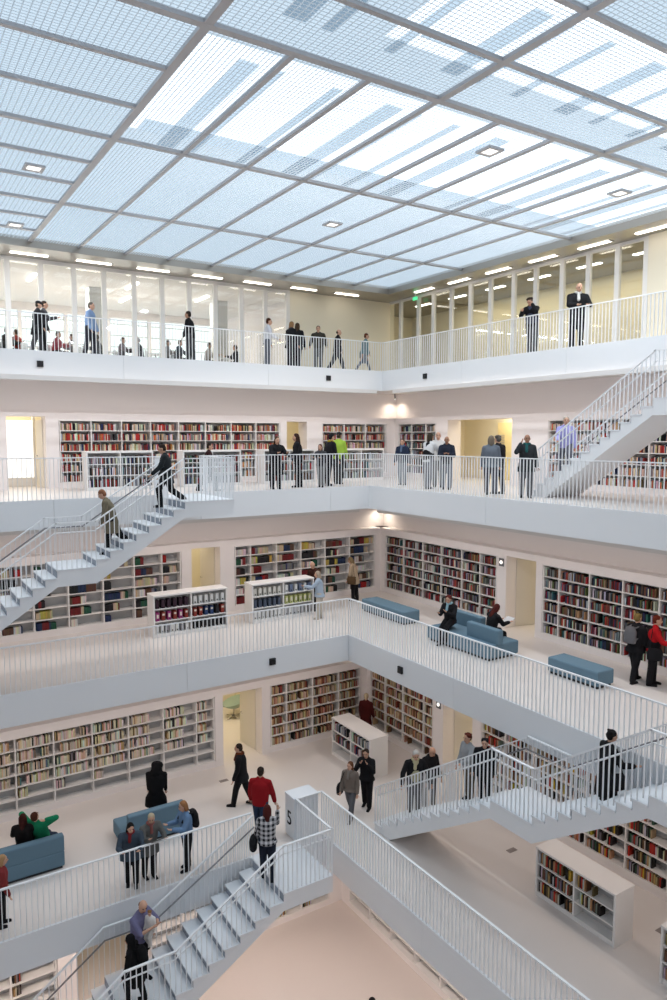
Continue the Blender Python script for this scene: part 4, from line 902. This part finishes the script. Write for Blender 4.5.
# lowest gallery
person('man in a black jacket and orange scarf walking left near the swivel-chair doorway', 8.14, 17.43, z5, 275, 1.80, top=BK, bottom=BK, coat=.10, hair='short', legs=(18, 8, -14, 10), scarf=(.12, .03, .01), wide=1.15)
person('man in a red jacket and blue jeans walking away at the stair head', 7.86, 15.75, z5, 10, 1.84, top=(.26, .008, .012), bottom=(.02, .035, .07), hair='short', legs=(12, 2, -12, 8), wide=1.15, armR=(8, 16, 10, 0))
person('long-haired woman in a black and white checked shirt on the stair landing', 7.22, 14.12, z5, 355, 1.74, top=(.5, .5, .52), check=True, bottom=(.015, .02, .035), coat=.03, hair='long', hc=(.07, .02, .012), armR=(50, 8, 118, 0), bag='left', bagc=BK, legs=(4, 2, -10, 6))
person('woman in grey fur vest with black bag, left of the man covering his mouth', 10.33, 15.35, z5, 200, 1.60, top=(.16, .13, .11), bottom=(.10, .10, .11), coat=.04, hair='long', hc=(.14, .06, .03), bag='right', bagc=BK, legs=WALK, scarf=(.22, .19, .17), head=(0, 20))
person('man in a dark jacket covering his mouth with both hands', 10.96, 15.5, z5, 200, 1.71, top=(.012, .014, .02), bottom=BK, coat=.06, hair='short', armL=(40, 14, 125, 38), armR=(40, 14, 125, 38), legs=(6, 2, -8, 2), head=(10, 0))
person('blonde person in a dark red coat facing the books in the lower corner', 13.45, 19.1, z5, 20, 1.62, top=(.06, .008, .008), bottom=(.05, .008, .008), coat=.26, hair='short', hc=(.58, .46, .30))
person('white-haired man in a dark jacket and cream shirt at the foot of the right stairs', 11.2, 13.75, z5+3*RIS, 175, 1.74, top=BK, bottom=CH, hair='short', hc=(.52, .50, .47), armL=(12, 24, 20, 0), armR=(12, 24, 20, 0), head=(20, 0), scarf=(.5, .45, .28), vest=(.45, .42, .27), wide=1.1)
person('balding man in black right behind the white-haired man, face lowered', 12.35, 14.55, z5+.0, 150, 1.82, top=BK, bottom=BK, hair='bald', hc=(.14, .06, .05), head=(25, 0))
person('red-brown haired woman with pale sleeves descending the right stairs', 11.35, 11.95, z5+9*RIS, 240, 1.66, top=(.30, .31, .32), bottom=(.10, .08, .06), hair='curly', hc=(.09, .02, .012), armL=(45, 12, 40, 0))
person('dark-haired woman in black beside the lower stair landing, right of the red-brown haired one', 11.1, 11.2, z5+11*RIS, 200, 1.5, top=BK, bottom=BK, hair='curly', hc=(.014, .012, .014), coat=.12, wide=1.15)
person('curly-haired woman in a long black coat walking up the right stairs', 11.1, 8.1, z6-6*RIS, 80, 1.68, top=BK, bottom=BK, coat=.27, hair='curly', hc=(.012, .01, .01), legs=(22, 20, -10, 6), armR=(25, 10, 60, 0), bag='right', bagc=BK, head=(12, 0), wide=1.05)
person('person in black cut off by the right edge at the head of the right stairs', 11.25, 6.75, z6, 60, 1.7, top=BK, bottom=BK, coat=.2, hair='short')
person('hooded person in a long black coat standing behind the lower blue sofa', 5.95, 18.05, z5, 0, 1.50, top=(.006, .006, .007), bottom=BK, coat=.3, hair='hood', wide=1.45, lean=12, head=(30, 0), armL=(4, 0, 6, 0), armR=(4, 0, 6, 0))
person('woman in a denim jacket and red scarf, leftmost of three leaning on the railing', 4.52, 15.52, z5, 165, 1.60, lean=14, top=(.05, .07, .095), bottom=BK, coat=.12, hair='bob', hc=(.015, .01, .01), scarf=(.20, .02, .025), armL=RAILA, armR=RAILA, head=(10, -20), wide=1.25)
person('white-haired person in grey and red holding papers, middle of three at the railing', 4.95, 15.6, z5, 140, 1.62, lean=12, top=(.11, .11, .105), bottom=BK, coat=.16, wide=1.15, hair='short', hc=(.46, .38, .26), scarf=(.28, .10, .09), armL=RAILA, armR=(45, 10, 75, 10), head=(8, 25), paper=(.12, .13, .12))
person('reddish-blonde person in a light blue jacket with backpack, rightmost of three at the railing', 5.8, 15.45, z5, 235, 1.70, top=(.13, .22, .36), bottom=BK, hair='bob', hc=(.30, .14, .06), bag='backpack', bagc=BK, armL=(28, 8, 75, 20), armR=(28, 8, 75, 20), head=(10, 0))
person('dark-haired person in black leaning back on the left edge sofa beside the green jacket', 2.62, 17.5, z5, 350, 1.68, seat=.43, lean=-12, legs=(75, 60, 70, 60), top=(.014, .008, .008), bottom=BK, hair='long', hc=(.05, .012, .01), armL=(30, 15, 40, 0), armR=(40, 40, 50, 0), wide=1.1)
person('person in a green jacket lounging with hands behind the head on the left edge sofa', 3.0, 17.5, z5, 10, 1.72, seat=.43, lean=-24, legs=(70, 50, 64, 50), top=(.01, .20, .09), bottom=NV, hair='short', hc=(.06, .02, .012), armL=(150, 55, 110, 50), armR=(150, 55, 110, 50), head=(-10, 0), wide=1.15)
person('person with ginger-blonde hair cut off by the left edge in front of the sofa', 1.84, 15.6, z5, 60, 1.55, top=(.20, .03, .03), bottom=BK, hair='bob', hc=(.40, .24, .12))
tt, info = person('man in a lavender polo shirt carrying a small child on the stair landing', 4.33, 14.45, z5-8*RIS, 115, 1.86, wide=1.1, top=(.15, .145, .25), bottom=(.012, .012, .016), hair='bald', hc=(.10, .04, .03), sleeve=.1, armL=(50, 8, 70, 45), armR=(45, 8, 75, 45), head=(22, 30))
person('small blonde child in white carried in the arms of the man in lavender', 4.52, 14.22, z5-8*RIS+1.06, 200, .86, seat=.12, top=(.75, .73, .70), bottom=(.6, .58, .55), hair='curly', hc=(.24, .12, .05), legs=(50, 60, 40, 70), head=(10, -20))
person('person in a black coat with a black backpack going down the bottom left stairs', 4.08, 13.85, z5-8*RIS, 275, 1.50, top=(.007, .007, .008), bottom=BK, coat=.2, hair='hood', bag='backpack', bagc=(.01, .01, .01), legs=DOWN, wide=1.2, lean=12)
person('dark-haired person on the ground floor, only the top of the head in view', 8.93, 12.39, Z[4], 180, 1.78, top=CH, bottom=BK, hair='short', hc=(.012, .01, .01))
# café guests seated behind the glass
def cafe_set(x, y, rz, label):
    t = thing('cafe_chair', label, 'chair', (x, y, z8), rz)
    MB().box((-.22, -.22, .43), (.22, .22, .46)).build('seat', W_STAIR, t, bevel=.01)
    MB().box((-.22, -.24, .5), (.22, -.21, .86)).build('backrest', W_STAIR, t, bevel=.01)
    for a in (-.2, .2):
        for b in (-.2, .2): MB().tube([(a, b, 0), (a*.95, b*.95, .43)], .012).build('leg', CHROME, t)
    q = MB(); q.tube([(-.2, -.22, .44), (-.2, -.23, .84)], .01); q.tube([(.2, -.22, .44), (.2, -.23, .84)], .01); q.build('back_frame', CHROME, t)
def view_rot(face):
    fx = math.sin(rad(face))*math.sin(PSI)+math.cos(rad(face))*math.cos(PSI); fy = -math.sin(rad(face))*math.cos(PSI)+math.cos(rad(face))*math.sin(PSI); return math.atan2(fy, fx)-math.pi/2
G = [(4.25, 28.6, 90, (.05, .05, .05), 'in black at the far left edge'), (4.75, 28.8, 280, (.30, .04, .03), 'in red, second from left'), (6.0, 28.6, 90, (.30, .03, .04), 'in dark red left of the dark-hatted visitor'), (6.75, 28.9, 270, (.12, .09, .10), 'in grey between the hatted visitor and the man in blue'),
     (7.6, 28.6, 270, (.05, .05, .06), 'in black right behind the man in light blue'), (8.5, 28.9, 90, (.14, .11, .12), 'in mauve right of the man in light blue'), (9.2, 28.6, 270, (.05, .05, .06), 'in black, right of the one in mauve'),
     (10.3, 28.8, 90, (.22, .20, .20), 'in pale grey facing the one in navy'), (10.7, 28.5, 100, (.03, .04, .06), 'in navy left of the man in black'), (12.0, 28.6, 80, (.40, .36, .34), 'in cream left of the man in black at the railing'), (13.4, 28.6, 270, (.02, .02, .025), 'in black leaning forward, right of the man in black')]
for gx, gy, fc, col, lb in G:
    person('seated café guest '+lb, gx, gy, z8, fc, 1.70, seat=.46, lean=8, legs=(85, 82, 80, 78), top=col, bottom=BK, hair='short', hc=(.08, .05, .03), armL=(40, 8, 60, 10), armR=(40, 8, 60, 10), detail=False)
    r = view_rot(fc); cafe_set(gx, gy, r, 'white café chair under the guest '+' '.join(lb.split()[:9]))
for tx, ty, lb in ((5.4, 28.7, 'round white café table left of the dark-hatted visitor'), (8.0, 28.9, 'round white café table behind the man in light blue'), (9.8, 28.6, 'round white café table left of the man in black'), (12.7, 28.7, 'round white café table right of the man in black')):
    t = thing('cafe_table', lb, 'table', (tx, ty, z8)); MB().tube([(0, 0, .72), (0, 0, .75)], .38, 24).build('table_top', W_STAIR, t); MB().tube([(0, 0, .02), (0, 0, .72)], .03).build('pedestal', CHROME, t, smooth=True); MB().tube([(0, 0, 0), (0, 0, .02)], .24, 20).build('base', CHROME, t)
# exit sign
t = thing('exit_sign', 'small green lit escape sign under the soffit beside the hall corner', 'sign', (20.0, 26.15-1.3, zc-.18))
MB().box((-.02, -.14, -.07), (.02, .14, .07)).build('panel', mat('sign_green', (.02, .3, .12), .5, .2, emit=(.1, .8, .35), es=1.2), t); q = MB(); q.box((-.03, -.02, .07), (.03, .02, .18)); q.build('bracket', POST, t)

# ---- resolve the soft meshes in one evaluation
bpy.context.view_layer.update(); dg = bpy.context.evaluated_depsgraph_get()
done = [(o, ex, bpy.data.meshes.new_from_object(o.evaluated_get(dg), depsgraph=dg)) for o, ex in PENDING]
for o, ex, me in done:
    o.modifiers.clear(); mats = [s for s in o.data.materials]
    me.polygons.foreach_set('use_smooth', [True]*len(me.polygons))
    if ex is not None and ex.v:
        bm = bmesh.new(); bm.from_mesh(me); vs = [bm.verts.new(v) for v in ex.v]
        for f, mi in zip(ex.f, ex.m):
            try: ff = bm.faces.new([vs[i] for i in f]); ff.material_index = mi; ff.smooth = True
            except ValueError: pass
        bm.to_mesh(me); bm.free()
    if not me.materials:
        for mm in mats: me.materials.append(mm)
    me.name = o.name; o.data = me

# ------------------------------------------------------------------ place the books: the largest 300 in view singly, the others as one
bpy.context.view_layer.update(); dg = bpy.context.evaluated_depsgraph_get(); sc = bpy.context.scene
cand = []
for i, b in enumerate(BOOKS):
    P, a, c, n0, n1, zb, zt = b[:7]; ctr = Vector(P((a+c)/2, n0, (zb+zt)/2)); u, v, d = project(ctr)
    if d > 0 and 0 < u < 667 and 0 < v < 1000:
        p0 = project(P(a, n0, zb)); p1 = project(P(c, n0, zt)); cand.append((abs(p1[0]-p0[0])*abs(zt-zb)*FPX/d, i, ctr))
cand.sort(reverse=True, key=lambda q: q[0]); single = set()
for ar, i, ctr in cand:
    if len(single) >= 300: break
    d = ctr.normalized(); L = ctr.length; ok, loc, *_ = sc.ray_cast(dg, d*.3, d, distance=L-.36)
    if not ok: single.add(i)
def unit_book():
    m = MB(); n = 5; pr = [(-.5, .12), (-.42, .03), (-.2, 0), (.2, 0), (.42, .03), (.5, .12)]
    poly = [(x, y, 0) for x, y in pr]+[(.5, 1, 0), (.36, 1, 0), (.36, .16, 0), (-.36, .16, 0), (-.36, 1, 0), (-.5, 1, 0)]
    m.prism(poly, (0, 0, 1), 0); m.box((-.36, .16, .025), (.36, .97, .97), 1); o = m.build('book', [BOOKM, PAGES]); me = o.data; bpy.data.objects.remove(o); return me
UB = unit_book(); rest = MB(); rcol = []
for i, b in enumerate(BOOKS):
    P, a, c, n0, n1, zb, zt, cn, col, case, row, nr, bay, nb, on = b
    if i in single:
        o = link('book', UB); p = Vector(P((a+c)/2, n0, zb)); e = Vector(P((a+c)/2, n1, zb))-p
        o.location = p; o.rotation_euler = (0, 0, math.atan2(e.y, e.x)-math.pi/2); o.scale = (c-a, n1-n0, zt-zb); o.color = (*col, 1)
        tag(o, '%s book, %s from left, shelf %d, bay %d, %s' % (cn, ordw(on), row, bay, case), 'book', 'books singled out on the nearer shelves')
    else: rest.box(P(a, n0, zb), P(c, n1, zt)); rcol.append(col)
o = rest.build('rows_of_books', BOOKSM, fix=False); o['kind'] = 'stuff'; o['label'] = 'all the other books filling the wall bookcases on every gallery'; o['category'] = 'books'
ca = o.data.color_attributes.new('cover', 'FLOAT_COLOR', 'CORNER'); arr = []
for c in rcol: arr += [c[0], c[1], c[2], 1.0]*24
ca.data.foreach_set('color', arr)

# ------------------------------------------------------------------ daylight
w = bpy.data.worlds.new('daylight'); sc.world = w; w.use_nodes = True; bg = w.node_tree.nodes['Background']; bg.inputs[0].default_value = (.95, .975, 1, 1); bg.inputs[1].default_value = 2.3

# ------------------------------------------------------------------ camera
cd = bpy.data.cameras.new('camera'); cam = bpy.data.objects.new('camera', cd); COL.objects.link(cam); sc.camera = cam
cd.sensor_fit = 'VERTICAL'; cd.sensor_height = 36; cd.lens = FPX/1000*36; cd.clip_end = 200; cd.clip_start = .05
fwd = Vector((math.cos(PSI)*math.cos(TILT), math.sin(PSI)*math.cos(TILT), -math.sin(TILT)))
cam.rotation_euler = fwd.to_track_quat('-Z', 'Y').to_euler()
sc.view_settings.view_transform = 'Standard'; sc.view_settings.look = 'None'; sc.view_settings.gamma = 1; sc.view_settings.exposure = -0.12; sc.view_settings.use_curve_mapping = False
sc.cycles.use_denoising = True; sc.cycles.max_bounces = 8; sc.cycles.diffuse_bounces = 5; sc.cycles.transparent_max_bounces = 16; sc.cycles.glossy_bounces = 3
sc.cycles.caustics_reflective = False; sc.cycles.caustics_refractive = False; sc.cycles.sample_clamp_indirect = 6
